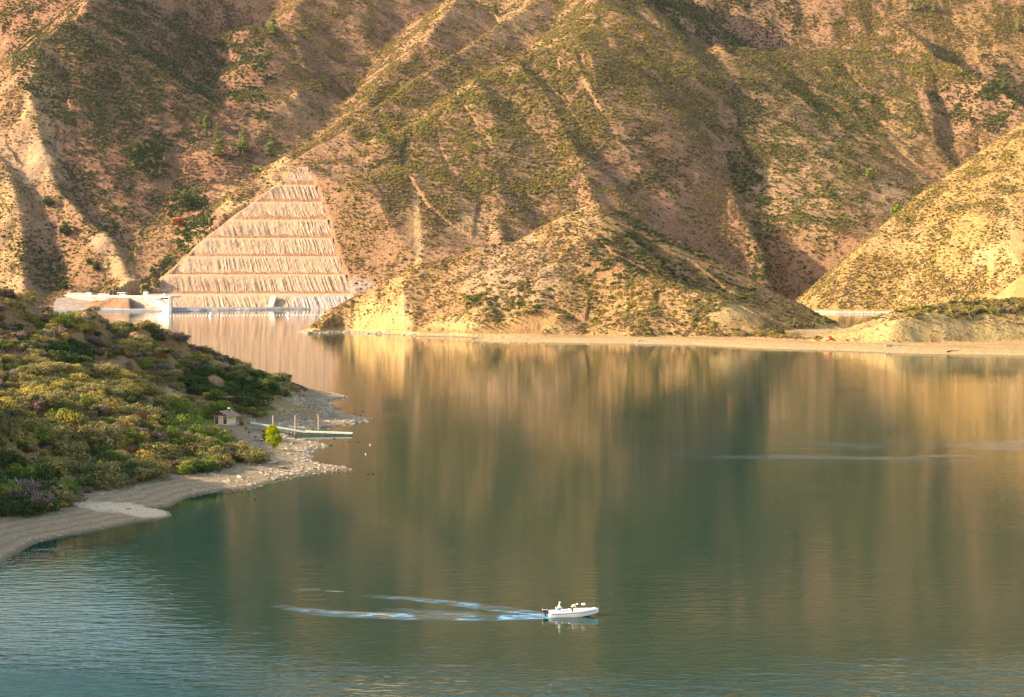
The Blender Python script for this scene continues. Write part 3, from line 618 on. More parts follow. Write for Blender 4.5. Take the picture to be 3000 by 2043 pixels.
for key, n, pxr, Dr, minz, b in (('main', 520000, (-150, 3150), (1950, 3300), 5, .12), ('q', 120000, (2280, 3200), (1780, 2350), 4, .17), ('pen', 200000, (870, 3150), (950, 1500), 2.8, .34), ('hill', 40000, (-100, 1050), (300, 620), 3.3, .5)):
    X, Y, Z, px, py, k, sf = scatter(key, n, pxr, Dr, b, mixS, [], VEG[key][3], 1, minz, r, small=True)
    S = r.uniform(.55, 1.2, len(X))*(1.0 if key in ('main', 'q') else .75 if key == 'pen' else .45)
    lib = LO if key != 'hill' else MID
    put(X, Y, Z-.1*S, [lib[q][r.integers(2)] for q in k], np.column_stack([S*1.25, S*1.25, S*.75])); print(key, 'small', len(X))
# near hill
b, mx, bl, ba = VEG['hill']; X, Y, Z, px, py, k, sf = scatter('hill', 22000, (-260, 1040), (285, 640), b, mx, bl, ba, 1, 1.7, r)
S = sf*r.uniform(1.2, 2.9, len(X))*np.where(k == 'twig', .8, 1)*np.where(k == 'rust', .75, 1)
hs_ = sdist(X, Y, h_poly); keep = (hs_ > np.where(Y < 400, 15, 17)) & (np.hypot(X-HUT[0], Y-HUT[1]) > 5.5+S*.6) & (~((px > 560) & (px < 705) & (py > 1210) & (py < 1262) & (Y < HUT[1]+3) & (Y > 440)))
keep &= ~((Y < HUT[1]) & (px > 600) & (py < 1330) & (py > 1190) & (py-F*S*1.7/Y < 1244)& (Y > 400)& (px>625))
X, Y, Z, px, py, k, S = [v[keep] for v in (X, Y, Z, px, py, k, S)]
infr = (px > -10) & (px < 1050); rank = np.argsort(-np.where(infr & (((Z-CAMZ)/Y) >= GR_['hill']['dcum'][np.clip((np.log(Y/190)/.0022).round().astype(int), 0, len(G_hill['D'])-1), np.clip(((px+1100)/4).round().astype(int), 0, len(G_hill['cols'])-1)]-.004), S/Y, 0))
top = rank[:300]; rest = rank[300:]; print('hill shrubs', len(X))
put(X[rest], Y[rest], Z[rest]-.12*S[rest], [HI[q][r.integers(3)] for q in k[rest]], np.column_stack([S[rest]*1.15, S[rest]*1.15, S[rest]*r.uniform(.8, 1.1, len(rest))]))
KN = {'olive': 'grey-green round shrub', 'dark': 'dark green dense shrub', 'bright': 'bright green leafy shrub', 'yellow': 'yellowish olive shrub', 'twig': 'bare grey twiggy shrub', 'rust': 'rusty brown dry shrub'}
for q in top:
    o = bpy.data.objects.new('shrub', NEARM[k[q]][int(r.integers(3))]); COL.objects.link(o)
    o.location = (X[q], Y[q], Z[q]-.12*S[q]); o.rotation_euler = (0, 0, r.uniform(0, 6.28)); h = r.uniform(.7, 1.35); o.scale = (S[q]*1.15, S[q]*1.15, S[q]*h)
    big = 'large' if S[q] > 2.2 else 'small' if S[q] < 1.7 else 'medium'
    if py[q] > 1400: zone = 'at the left end of the near beach'
    elif py[q] > 1300: zone = 'at the edge of the near gravel beach'
    elif py[q] > 1215: zone = 'in the thicket left of the beige hut' if px[q] > 330 else 'in the thicket above the beach at the left edge'
    elif py[q] > 1120: zone = 'on the slope behind the beige hut' if px[q] > 560 else 'on the lower near slope above the thicket'
    elif py[q] > 1010: zone = 'near the right end of the near headland' if px[q] > 620 else 'halfway up the near hill'
    else: zone = 'along the top of the near hill below the dam' if px[q] < 480 else 'on the descending crest of the near hill'
    tag(o, '%s %s %s' % (big, KN[k[q]], zone), 'shrub', 'shrubs covering the near hill')
def cloud(name, P, I, S, label, cat=None):
    me = bpy.data.meshes.new(name); me.vertices.add(len(P)); me.vertices.foreach_set('co', P.astype(np.float32).ravel())
    a = me.attributes.new('pick', 'INT', 'POINT'); a.data.foreach_set('value', I.astype(np.int32))
    a = me.attributes.new('size', 'FLOAT_VECTOR', 'POINT'); a.data.foreach_set('vector', S.astype(np.float32).ravel())
    rot = np.zeros((len(P), 3), np.float32); rot[:, 2] = np.random.default_rng(3).uniform(0, 6.28, len(P))
    a = me.attributes.new('turn', 'FLOAT_VECTOR', 'POINT'); a.data.foreach_set('vector', rot.ravel())
    o = bpy.data.objects.new(name, me); COL.objects.link(o)
    ng = bpy.data.node_groups.new(name+'_spread', 'GeometryNodeTree')
    ng.interface.new_socket('Geometry', in_out='INPUT', socket_type='NodeSocketGeometry'); ng.interface.new_socket('Geometry', in_out='OUTPUT', socket_type='NodeSocketGeometry')
    gi = ng.nodes.new('NodeGroupInput'); go = ng.nodes.new('NodeGroupOutput'); ci = ng.nodes.new('GeometryNodeCollectionInfo'); ci.inputs[0].default_value = forms
    ci.inputs[1].default_value = True; ci.inputs[2].default_value = True
    ip = ng.nodes.new('GeometryNodeInstanceOnPoints'); ip.inputs['Pick Instance'].default_value = True
    def na(nm, ty):
        x = ng.nodes.new('GeometryNodeInputNamedAttribute'); x.data_type = ty; x.inputs[0].default_value = nm; return x.outputs[0]
    ng.links.new(gi.outputs[0], ip.inputs['Points']); ng.links.new(ci.outputs[0], ip.inputs['Instance'])
    ng.links.new(na('pick', 'INT'), ip.inputs['Instance Index']); ng.links.new(na('size', 'FLOAT_VECTOR'), ip.inputs['Scale']); ng.links.new(na('turn', 'FLOAT_VECTOR'), ip.inputs['Rotation'])
    ng.links.new(ip.outputs[0], go.inputs[0])
    m = o.modifiers.new('spread', 'NODES'); m.node_group = ng
    o['label'] = label; o['kind'] = 'stuff'
    return o
cloud('chaparral', np.vstack(PT['x']), np.concatenate(PT['i']), np.vstack(PT['s']), 'olive, green and brown scrub spread over all the slopes round the lake')
# stones along the shores
def stones():
    P, I, S = [], [], []; r = np.random.default_rng(5)
    def strip(fn, poly, n, pxr, Dr, s0, s1, size, dens):
        px = r.uniform(*pxr, n); D = np.sqrt(r.uniform(Dr[0]**2, Dr[1]**2, n)); X = (px-1500)/F*D; s = sdist(X, D, poly)
        m = (s > s0) & (s < s1) & (r.random(n) < dens(X, D, s)); X, D = X[m], D[m]; Z = fn(X, D); k = len(X)
        q = size*np.exp(r.normal(0, .45, k)); P.append(np.column_stack([X, D, Z-.12*q])); I.append(r.choice(ROCKS, k)); S.append(np.column_stack([q, q*r.uniform(.7, 1.1, k), q*r.uniform(.6, 1.1, k)]))
    cl = lambda X, Y: ss(-.3, .35, fbm(X/6, Y/6, 3, 88))
    strip(h_hill, h_poly, 26000, (560, 1095), (340, 640), -.4, 15, .30, lambda X, Y, s: cl(X, Y)*np.where((Y > 415) & (Y < 470) & (X < -58), .12, .8)*ss(330, 370, Y))
    strip(h_hill, h_poly, 16000, (800, 1100), (370, 640), -.5, 4, .36, lambda X, Y, s: .35+.5*cl(X, Y))
    strip(h_hill, h_poly, 5000, (0, 700), (280, 380), 0, 26, .20, lambda X, Y, s: cl(X, Y)*.5)
    strip(h_hill, h_poly, 3000, (700, 960), (495, 560), 4, 22, .5, lambda X, Y, s: cl(X, Y)*.6)
    strip(h_pen, p_poly, 9000, (860, 1230), (1180, 1320), -.5, 5, .9, lambda X, Y, s: cl(X/3, Y/3)*.8)
    strip(h_pen, p_poly, 9000, (1360, 2000), (1050, 1200), -.3, 6, .5, lambda X, Y, s: cl(X/3, Y/3)*.35)
    cloud('shore_stones', np.vstack(P), np.concatenate(I), np.vstack(S), 'pale broken stones lying along the shores')
stones()
def hit(key, px, py, off=0.0):
    D = np.arange(*{'main': (1990, 3900, 2), 'pen': (950, 1700, 1), 'hill': (260, 700, .5), 'q': (1700, 2500, 2)}[key]).astype(float); X = (px-1500)/F*D; zr = CAMZ-(py-HY)/F*D
    h = GR_[key]['fn'](X, D); i = np.nonzero(h >= zr)[0]; i = i[0] if len(i) else np.argmin(abs(h-zr)); return Vector((X[i], D[i], h[i]+off))
def empty(name, loc, rz=0, label=None, cat=None, group=None):
    o = bpy.data.objects.new(name, None); COL.objects.link(o); o.location = loc; o.rotation_euler = (0, 0, rz); o.empty_display_size = .3
    return tag(o, label, cat, group)
def box(cx, cy, cz, x, y, z, tx=1, ty=1):
    V = [(cx+a*x/2*(tx if c > 0 else 1), cy+b*y/2*(ty if c > 0 else 1), cz+c*z/2) for c in (-1, 1) for b in (-1, 1) for a in (-1, 1)]
    return V, [(0, 2, 3, 1), (4, 5, 7, 6), (0, 1, 5, 4), (2, 6, 7, 3), (0, 4, 6, 2), (1, 3, 7, 5)]
def prism(poly, d):                    # poly of 3D points, extruded by vector d
    n = len(poly); V = [tuple(p) for p in poly]+[tuple(Vector(p)+Vector(d)) for p in poly]
    return V, [tuple(range(n))[::-1], tuple(range(n, 2*n))]+[(i, (i+1) % n, n+(i+1) % n, n+i) for i in range(n)]
def part(name, parts, mat, parent=None, bev=0, smooth=False):
    V, Fc = join(parts); o = mesh_obj(name, V, Fc, mat, parent, smooth=smooth)
    bm = bmesh.new(); bm.from_mesh(o.data); bmesh.ops.recalc_face_normals(bm, faces=bm.faces)
    if bev: bmesh.ops.bevel(bm, geom=bm.edges[:], offset=bev, segments=1, affect='EDGES')
    bm.to_mesh(o.data); bm.free(); return o
def ball(c, r, sub=2):
    bm = bmesh.new(); bmesh.ops.create_icosphere(bm, subdivisions=sub, radius=1)
    V = [(c[0]+v.co.x*r[0], c[1]+v.co.y*r[1], c[2]+v.co.z*r[2]) for v in bm.verts]; Fc = [tuple(v.index for v in f.verts) for f in bm.faces]; bm.free(); return V, Fc
M_conc = simple('pale_concrete', (.47, .42, .36), .9, .25, .35); M_white = simple('white_paint', (.80, .80, .78), .5, .04); M_dark = simple('dark_steel', (.05, .05, .055), .5, .2)
M_steel = simple('galvanised_steel', (.45, .44, .42), .5, .1); M_bank = None
# ---- dam with its spillway wall
def dam():
    t = NT('bank_concrete'); n1 = t.noise(t.pos((.12, .12, .5)), 1, 5, .6); n2 = t.noise(t.pos((.5, .5, .08)), 1, 3)
    c = t.mix(t.ramp(n1, .35, .65), (.20, .145, .11), (.34, .25, .185)); c = t.mix(t.math('MULTIPLY', t.ramp(n2, .55, .7), .6), c, (.46, .38, .31)); t.L(c, t.b.inputs['Base Color'])
    A = U(167, 864, 2150); B = U(498, 872, 2003); zt = 15.4
    r = empty('dam', (B[0], B[1], 0), 0, 'low pale concrete dam with white spillway wall at the left end of the far bay', 'dam')
    def W(p): return (p[0]-B[0], p[1]-B[1], p[2])
    a = np.array([A[0], A[1]]); b = np.array([B[0], B[1]]); d = (b-a)/np.hypot(*(b-a)); nrm = np.array([-d[1], d[0]]); 
    if nrm[1] < 0: nrm = -nrm
    e = b-d*14
    def P3(p, z): return W((p[0], p[1], z))
    part('deck', [prism([P3(a, zt), P3(b, zt), P3(b+nrm*16, zt), P3(a+nrm*16, zt)], (0, 0, 1.6))], M_conc, r)
    tl, tr = U(150, 913, 1975)[:2], U(466, 912, 1985)[:2]; k = e-d*3
    part('embankment', [([P3(a, zt+.2), P3(k, zt+.2), W((tr[0], tr[1], -2)), W((tl[0], tl[1], -2)), P3(a+nrm*10, -2), P3(k+nrm*10, -2), P3(a+nrm*10, zt), P3(k+nrm*10, zt)],
        [(0, 3, 2, 1), (0, 1, 7, 6), (6, 7, 5, 4), (3, 4, 5, 2), (0, 6, 4, 3), (1, 2, 5, 7)])], t.m, r)
    g = U(470, 912, 1975)[:2]
    part('apron', [prism([W((tl[0], tl[1]-3, -1)), W((g[0], g[1]-3, -1)), W((g[0]-4, g[1]+4, -1)), W((tl[0], tl[1]+6, -1))], (0, 0, 3.0))], simple('stained_concrete', (.36, .34, .33), .9, .2, .5), r)
    pw0 = U(420, 0, 2016)[:2]; pw1 = U(461, 0, 2000)[:2]; pe = U(495, 0, 1928)[:2]
    part('abutment_wall', [prism([P3(pw0, 14.6), P3(pw1, 14.6), P3(pw1, -1), P3(U(452, 0, 2003)[:2], -1)], (0, 7, 0))], simple('grey_concrete', (.42, .39, .36), .9, .12, .4), r)
    for i in range(5):
        q = pw0+(pw1-pw0)*(.3+.15*i); part('wall_rib', [box(q[0]-B[0], q[1]-B[1]-.4, 11-i*.7, .7, .8, 7+i*1.5)], M_conc, r)
    part('spillway_wall', [prism([P3(pw1, zt-1.2), P3(pe, zt-1.2), P3(pe, -2), P3(pw1, -2)], (2.2, 1, 0))], simple('bright_concrete', (.66, .60, .51), .85, .12, .2), r)
    part('pier', [box(pe[0]-B[0]+1.8, pe[1]-B[1]-.5, 7.4, 3.6, 7, 19)], M_conc, r, .15)
    part('bridge_beam', [prism([P3(e, zt-1.3), P3(b+np.array([2, -68.]), zt-1.3), P3(b+np.array([-5, -68.]), zt-1.3), P3(e-np.array([9., 0]), zt-1.3)], (0, 0, 1.25))], M_conc, r)
    def on(px, z, back=4): 
        tpx = (px-167)/(498-167.); p = a+(b-a)*tpx+nrm*back; return (p[0], p[1], z)
    zd = zt+1.6
    f = empty('fence', on(232, zd, 2), math.atan2(d[1], d[0]), 'thin grey metal fence along the left half of the dam crest', 'fence')
    L = 50
    for i in range(15): part('post', [box(-L/2+i*L/14, 0, 1.2, .25, .25, 2.4)], M_steel, f)
    part('mesh_panel', [box(0, 0, .5+j*.45, L, .1, .16) for j in range(5)], M_steel, f)
    w = part('barrier_wall', [box(0, 0, .9, 22, .5, 1.8)], M_conc, None, .08); w.location = on(305, zd, 2); w.rotation_euler.z = math.atan2(d[1], d[0]); tag(w, 'plain pale wall section on the dam crest below the lamp post', 'wall')
    c1 = empty('equipment_cabin', on(256, zd, 5), math.atan2(d[1], d[0]), 'small white cabin on the dam crest beside the fence', 'cabin')
    part('wall', [box(0, 0, 1.5, 6.5, 3.4, 3.0)], M_white, c1, .05); part('roof', [box(0, 0, 3.15, 7, 4, .3)], M_steel, c1); part('door', [box(-1, -1.75, 1.1, 1, .08, 2.1)], M_dark, c1); part('window', [box(1.5, -1.75, 1.8, 1.4, .08, .9)], M_dark, c1)
    c2 = empty('storage_tank', on(424, zd, 4), 0, 'white round tank on the right part of the dam crest', 'tank')
    v, fc = tube([(0, 0, 0), (0, 0, 4.6)], [2.9, 2.9], 20); part('tank_shell', [(v, fc)], M_white, c2); part('lid', [tube([(0, 0, 4.6), (0, 0, 5.0)], [3.0, 1.2], 20)], M_white, c2)
    c3 = empty('shelter', on(354, zd, 5), math.atan2(d[1], d[0]), 'long flat-roofed open shelter on the dam crest right of the lamp post', 'shelter')
    part('roof', [box(0, 0, 3.4, 15, 4, .35)], M_white, c3); [part('post', [box(x, y, 1.6, .3, .3, 3.3)], M_steel, c3) for x in (-7, 0, 7) for y in (-1.7, 1.7)]; part('counter', [box(0, .6, .9, 12, 1.5, 1.8)], M_conc, c3)
    c4 = empty('hoist_frame', on(476, zd, 3), math.atan2(d[1], d[0]), 'low pale hoist housing on the dam crest above the spillway wall', 'machinery housing')
    part('housing', [box(0, 0, 1.0, 9, 3, 2.0)], M_conc, c4, .1); part('dome', [ball((1, 0, 2.2), (1.3, 1.3, 1.1))], M_white, c4); part('railing', [box(0, -1.8, 1.3, 14, .12, .12), box(0, -1.8, .7, 14, .12, .12)]+[box(-7+i*2, -1.8, .65, .12, .12, 1.3) for i in range(8)], M_steel, c4)
    l = empty('lamp_post', on(325, zd, 6), 0, 'tall thin rusty lamp post standing on the dam crest', 'lamp post')
    part('pole', [tube([(0, 0, 0), (0, 0, 12.4)], [.32, .2], 8)], simple('rusty_pole', (.36, .20, .12)), l); part('lamp_head', [box(0, 0, 12.6, 2.2, .9, .6), box(0, 0, 12.95, 1.2, .6, .2)], M_white, l); part('base', [box(0, 0, .2, 1, 1, .4)], M_conc, l)
    ch = [U(793, 868, 2103), U(811, 868, 2103), U(800, 901, 2089), U(785, 901, 2089)]
    s = part('concrete_chute', [prism([Vector(p)-Vector((0, 2.2, -.6)) for p in ch], (0, 3.5, -1.2))], simple('chute_concrete', (.56, .47, .37), .85, .06, .3)); tag(s, 'narrow pale concrete chute running down the lowest step of the benched rock face', 'chute')
dam()
# ---- boom of floats
def buoys():
    base = None; g = 'floats of the boom across the far bay'
    for i, px in enumerate(np.arange(484, 968, 8.6)):
        if min(abs(px-618), abs(px-845)) < 6: continue
        p = GR(px, 925.5-(px-484)*.006, 0)
        if base is None:
            base = part('float', [ball((0, 0, .15), (.55, .55, .5), 2), tube([(0, 0, .5), (0, 0, 1.1)], [.3, .12], 8)], M_white); o = base
        else: o = base.copy(); COL.objects.link(o)
        o.location = (p[0], p[1], 0); tag(o, 'small white float in the dotted line across the far bay', 'float', g)
    for px, w in ((618, 'larger white buoy in the float line, below the left half of the rock cut'), (845, 'larger white buoy in the float line, below the pale concrete chute')):
        p = GR(px, 926, 0); b = empty('buoy', (p[0], p[1]-2, 0), 0, w, 'buoy', 'large buoys of the boom')
        part('float', [tube([(0, 0, -.6), (0, 0, .9), (0, 0, 1.5)], [1.9, 1.9, 1.3], 16)], M_white, b); part('topmark', [tube([(0, 0, 1.5), (0, 0, 3.6)], [.8, .35], 12), ball((0, 0, 3.7), (.6, .6, .6), 1)], M_white, b)
buoys()
# ---- hut, shelter roof, dock
def hut():
    M_w = simple('beige_stucco', (.70, .54, .33), .9, .06, 3); M_br = simple('dark_brown_wood', (.075, .04, .028), .7, .2, 5); t = NT('brown_roof'); wv = t.n('ShaderNodeTexWave'); wv.inputs['Scale'].default_value = 3.5; t.L(t.pos(), wv.inputs[0])
    t.L(t.mix(t.ramp(wv.outputs[1], .2, .8), (.22, .13, .085), (.33, .21, .14)), t.b.inputs['Base Color'])
    h = empty('toilet_hut', (HUT[0], HUT[1]+1.5, 3.35), math.radians(-20), 'small beige hut with brown gable roof and dark doors by the dock', 'hut')
    w, d, H, R = 4.3, 4.6, 2.55, 1.05
    part('slab', [box(.5, 0, .04, 6.6, 6.2, .16)], M_conc, h, .02)
    part('wall', [prism([(-w/2, -d/2, .1), (w/2, -d/2, .1), (w/2, -d/2, H), (0, -d/2, H+R*.72), (-w/2, -d/2, H)], (0, d, 0))], M_w, h)
    o = 1.15; a, b = Vector((-w/2-o, 0, H-.5*o+.08)), Vector((0, 0, H+R+.05))
    rf = part('roof', [prism([(a.x, -d/2-o*.8, a.z), (b.x, -d/2-o*.8, b.z), (-a.x, -d/2-o*.8, a.z), (-a.x, -d/2-o*.8, a.z+.14), (b.x, -d/2-o*.8, b.z+.16), (a.x, -d/2-o*.8, a.z+.14)], (0, d+o*1.6, 0))], t.m, h)
    part('gable_trim', [prism([(-w/2-.05, -d/2-.06, H-.05), (w/2+.05, -d/2-.06, H-.05), (0, -d/2-.06, H+R-.12)], (0, .05, 0))], M_br, h)
    for x in (-.45, .55): part('gable_vent', [box(x, -d/2-.1, H+.25, .42, .05, .34)], M_w, h)
    for x in (1.25, -1.4):
        dr = part('door', [box(x, -d/2-.03, 1.12, .95, .08, 2.1)], M_br, h, .01); part('handle', [box(x-.3, -d/2-.1, 1.1, .06, .06, .18)], M_steel, dr); part('sign', [box(x, -d/2-.085, 1.65, .22, .02, .22)], M_white, dr)
    v = part('vent_pipe', [tube([(.9, .6, H+.4), (.9, .6, H+1.75)], [.24, .24], 12)], M_dark, h); part('cap', [tube([(.9, .6, H+1.7), (.9, .6, H+1.95)], [.34, .34], 12)], M_white, v)
    part('skylight', [prism([(-1.5, -.9, H+.42), (-.25, -.9, H+1.05), (-.25, -.9, H+1.22), (-1.5, -.9, H+.6)], (0, 1.6, 0))], M_white, h)
    p = hit('hill', 648, 1192); s = empty('shelter', (p.x, p.y+3, p.z), math.radians(-14), 'flat brown picnic shelter roof among the shrubs behind the beige hut', 'shelter')
    part('roof', [box(0, 0, 2.6, 5.2, 4, .22)], t.m, s, .02); part('fascia', [box(0, -2.02, 2.5, 5.3, .08, .34)], M_br, s)
    for x in (-2.3, 2.3):
        for y in (-1.7, 1.7): part('post', [box(x, y, 1.1, .2, .2, 2.9)], M_br, s)
hut()
def dock():
    M_d = simple('weathered_dock', (.52, .53, .42), .85, .12, 1.5); M_f = simple('dock_float', (.12, .12, .10), .8)
    a = Vector(GR(735, 1237, 3.5)); y = a.y; 
    b = Vector((GR(893, 1265, .75)[0], y-1, 1.0)); c = Vector((GR(1034, 1268, .6)[0], y-2.2, .62))
    r = empty('dock', (a.x, a.y, 0), 0, 'narrow pale wooden dock running from the shore by the hut out over the water', 'dock')
    L = lambda p: Vector(p)-Vector((a.x, a.y, 0)); w = .95
    def plank(n, p, q, th, mt, ww=w):
        p, q = L(p), L(q); return part(n, [prism([(p.x, p.y-ww, p.z), (q.x, q.y-ww, q.z), (q.x, q.y+ww, q.z), (p.x, p.y+ww, p.z)], (0, 0, -th))], mt, r)
    plank('gangway', a, b, .3, M_d); plank('float_deck', b+Vector((.1, 0, 0)), c, .28, M_d, 1.1)
    for i in range(6):
        q = L(b.lerp(c, (i+.5)/6)); part('pontoon', [box(q.x, q.y, .15, 2.2, 1.9, .45)], M_f, r, .04)
    for i in range(22):
        q = L(a.lerp(b, (i+.5)/22)); part('plank_joint', [box(q.x, q.y, q.z+.012, .05, 1.86, .03)], M_f, r)
    for s_ in (-1, 1):
        p, q = L(b), L(c); part('edge_rail', [prism([(p.x, p.y+s_*1.1, p.z+.003), (q.x, q.y+s_*1.1, q.z+.003), (q.x, q.y+s_*1.0, q.z+.003), (p.x, p.y+s_*1.0, p.z+.003)], (0, 0, .12))], M_d, r)
    M_p = simple('pile_wood', (.44, .31, .19), .85, .2, 2)
    for px, lab in ((800, 'tall wooden pile behind the dock, nearest the hut'), (865, 'middle one of the three tall wooden piles behind the dock'), (933, 'tall wooden pile farthest out along the dock')):
        x = (px-1500)/F*(y+1.6); z0 = float(h_hill(np.array([x]), np.array([y+1.6]))[0]); z0 = min(z0, 0)-.5 if px > 840 else z0-.3
        zt = CAMZ-(1218-HY)/F*(y+1.6); o = empty('mooring_pile', (x, y+1.6, z0), 0, lab, 'pile', 'mooring piles of the dock')
        part('shaft', [tube([(0, 0, 0), (0, 0, zt-z0)], [.21, .19], 10)], M_p, o); part('hoop', [tube([(0, -.05, max(.8, .2)-z0), (0, -.05, max(1.0, .4)-z0)], [.34, .34], 12)], M_dark, o)
    for px, py, lab in ((738, 1240, 'short flared post at the landward end of the dock, the left of two'), (748, 1242, 'short flared post at the landward end of the dock, the right of two')):
        p = hit('hill', px, py+2); o = empty('post', (p.x, p.y-1.2, p.z), 0, lab, 'post', 'posts at the foot of the dock')
        part('stem', [tube([(0, 0, -.2), (0, 0, 1.1)], [.16, .15], 8)], simple('yellowish_wood', (.55, .44, .22)), o); part('head', [tube([(0, 0, 1.1), (0, 0, 1.5)], [.16, .30], 8)], simple('yellowish_wood', (.58, .47, .24)), o)
dock()
def picnic():
    for px, py, lab in ((748, 1291, 'black barbecue grill on a post on the sandy flat, the farther one'), (766, 1302, 'black barbecue grill on a post on the sandy flat, the nearer one')):
        p = hit('hill', px, py); o = empty('barbecue_grill', p, .3, lab, 'grill', 'grills on the sandy flat')
        part('post', [tube([(0, 0, -.2), (0, 0, .85)], [.05, .05], 8)], M_dark, o); part('firebox', [box(0, 0, .97, .62, .45, .3, 1.08, 1.08)], M_dark, o); part('grate', [box(0, 0, 1.14, .64, .47, .03)], M_steel, o); part('handle', [box(.4, 0, 1.1, .2, .04, .04)], M_steel, o)
    M_p = simple('dark_post_wood', (.12, .075, .05), .9, .2, 3)
    for px, py, hh, lab in ((720, 1273, 2.1, 'dark wooden post with a short crossboard, the farther one beside the thicket'), (730, 1284, 2.0, 'dark wooden post with a short crossboard, the nearer one beside the thicket')):
        p = hit('hill', px, py); o = empty('signpost', p, .25, lab, 'post', 'posts beside the sandy flat')
        part('post', [box(0, 0, hh/2-.1, .16, .16, hh+.2)], M_p, o); part('board', [box(.05, -.1, hh-.55, .95, .06, .26)], M_p, o); part('cap', [box(0, 0, hh+.04, .3, .3, .1)], M_p, o)
    p, q = hit('hill', 742, 1293), hit('hill', 792, 1293)
    o = mesh_obj('log', *tube([p+Vector((0, 0, .12)), p.lerp(q, .5)+Vector((0, .2, .16)), q+Vector((0, 0, .12))], [.2, .19, .17], 8), simple('grey_log', (.22, .17, .13))); tag(o, 'long dark log lying across the sandy flat behind the nearer grill', 'log')
picnic()
# ---- trees
def place_tree(name, parts_, loc, h, w, rz, label, cat, group=None, lean=0):
    r = empty(name, loc, rz, label, cat, group); r.scale = (w, w, h); r.rotation_euler = (0, lean, rz)
    for nm, me in parts_:
        o = bpy.data.objects.new(nm, me); COL.objects.link(o); o.parent = r
    return r
def crown_mesh(name, mat, C, Rr, n, size, r, **k):
    V, Fc, tone = leaf_quads(np.array(C, float), np.array(Rr, float), n, size, r, **k); me = bpy.data.meshes.new(name); me.from_pydata([tuple(v) for v in V], [], [tuple(f) for f in Fc]); me.materials.append(mat); with_tone(me, tone); me.update(); return me
def trunk_mesh(name, parts_, mat):
    V, Fc = join(parts_); me = bpy.data.meshes.new(name); me.from_pydata(V, [], Fc); me.materials.append(mat); me.update(); return me
def conifer_forms(seed):
    r = np.random.default_rng(seed); C, Rr = [], []; n = 15
    for i in range(n):
        z = .16+.82*(i/(n-1))**.95; rad = .17*(1-(z-.1)/.93)**.8*(1+.35*r.normal()*.5)+.015
        m = max(2, int(7*(1-i/n))+1)
        for j in range(m):
            a = r.uniform(0, 6.28); q = rad*r.uniform(.45, 1.0)
            if r.random() < .16: continue
            C.append((math.cos(a)*q, math.sin(a)*q, z-.02*q/.2)); Rr.append((rad*.5+.014, rad*.5+.014, .018+.012*r.random()))
    C.append((0, 0, .97)); Rr.append((.015, .015, .05))
    cr = crown_mesh('crown', LEAF['conifer'], C, Rr, 5200, .020, r, top=-.1, lo=.1, outw=.7)
    br = [tube([(0, 0, c[2]+.02), (c[0], c[1], c[2])], [.005, .002], 3) for c in C[::3]]
    return [('trunk', trunk_mesh('trunk', [tube([(0, 0, -.04), (0, 0, .5), (.01, 0, .98)], [.022, .012, .003], 7)]+br, BARK)), ('crown', cr)]
CF = [conifer_forms(s) for s in (1, 2, 3)]
gC = 'conifers standing on the far mountainside'
for i, (px, py, hp, w, lab) in enumerate([(604,378,54,.9,'slim conifer at the top of the small cluster in the shaded bowl'), (585,364,34,.8,'small thin conifer left of the slim one at the top of the cluster'), (602,404,36,1.1,'short bushy conifer below the slim one in the shaded bowl'),
    (641,468,104,.95,'tall crooked conifer in the middle of the shaded bowl, the tallest of the group'), (712,454,94,1.0,'tall even conical conifer right of the tallest one'), (686,432,38,.45,'thin broken conifer between the two tallest ones'), (793,464,70,1.15,'conifer with bare lower trunk at the right edge of the bowl'),
    (800,108,74,1.1,'conifer high on the ridge edge near the top of the picture, left of centre'), (781,172,44,1.3,'broad dark conifer in the shaded gully below the high ridge conifer'), (1452,44,48,.9,'dark conifer high on the slope at the top centre'),
    (2942,268,56,1.2,'broad dark conifer in the gully at the far right'), (2690,34,46,1.0,'dark conifer at the top right edge, the left of two'), (2736,38,42,1.0,'dark conifer at the top right edge, the right of two'), (2985,95,50,1.2,'dark conifer below the top right corner')]):
    p = hit('main', px, py); h = hp/F*p.y; place_tree('conifer', CF[i % 3], p-Vector((0, 0, .5)), h, h*w, i*1.3, lab, 'conifer', gC, .05 if i == 3 else 0)
def broad_forms(seed, kind, n=1400, tall=1.0, size=.045, lumps=16, lo=.55, base=.3, rr=(.10, .17), wide=.30):
    r = np.random.default_rng(seed); C, Rr, br = [], [], []
    for i in range(lumps):
        a = r.uniform(0, 6.28); z = r.uniform(base, .9); q = wide*math.sin(math.pi*min(1, (z-base+.12)/(1.08-base)))**.7*r.uniform(.4, 1.0)
        C.append((math.cos(a)*q, math.sin(a)*q, z)); s = r.uniform(*rr); Rr.append((s, s, s*1.05)); br.append(tube([(0, 0, max(.08, z-.35)), (C[-1][0]*.5, C[-1][1]*.5, z-.12), C[-1]], [.014, .009, .003], 4))
    return [('trunk', trunk_mesh('trunk', [tube([(0, 0, -.05), (.01, .005, .3), (0, 0, .7)], [.028, .02, .006], 8)]+br, BARK)), ('crown', crown_mesh('crown', LEAF[kind], C, Rr, n, size, r, lo=lo))]
p = hit('hill', 800, 1318); h = 74/F*p.y
place_tree('tree', broad_forms(5, 'lime', 4200, lumps=34, size=.024, lo=.3, base=.15, rr=(.08, .14), wide=.33), p-Vector((0, 0, .1)), h, h*.98, .4, 'bright yellow-green tree standing alone on the stony shore by the dock', 'tree')
p = hit('hill', 777, 1290); place_tree('bush', broad_forms(6, 'bright', 900, lumps=12, size=.05, base=.15), p, 2.8, 3.2, .1, 'small green bush left of the bright yellow-green tree', 'bush')
p = hit('hill', 708, 1247); place_tree('bush', [('stems', NEARM['rust'][0])], p, 1.5, 1.0, .1, 'small straw-coloured bush between the hut and the dock posts', 'bush')
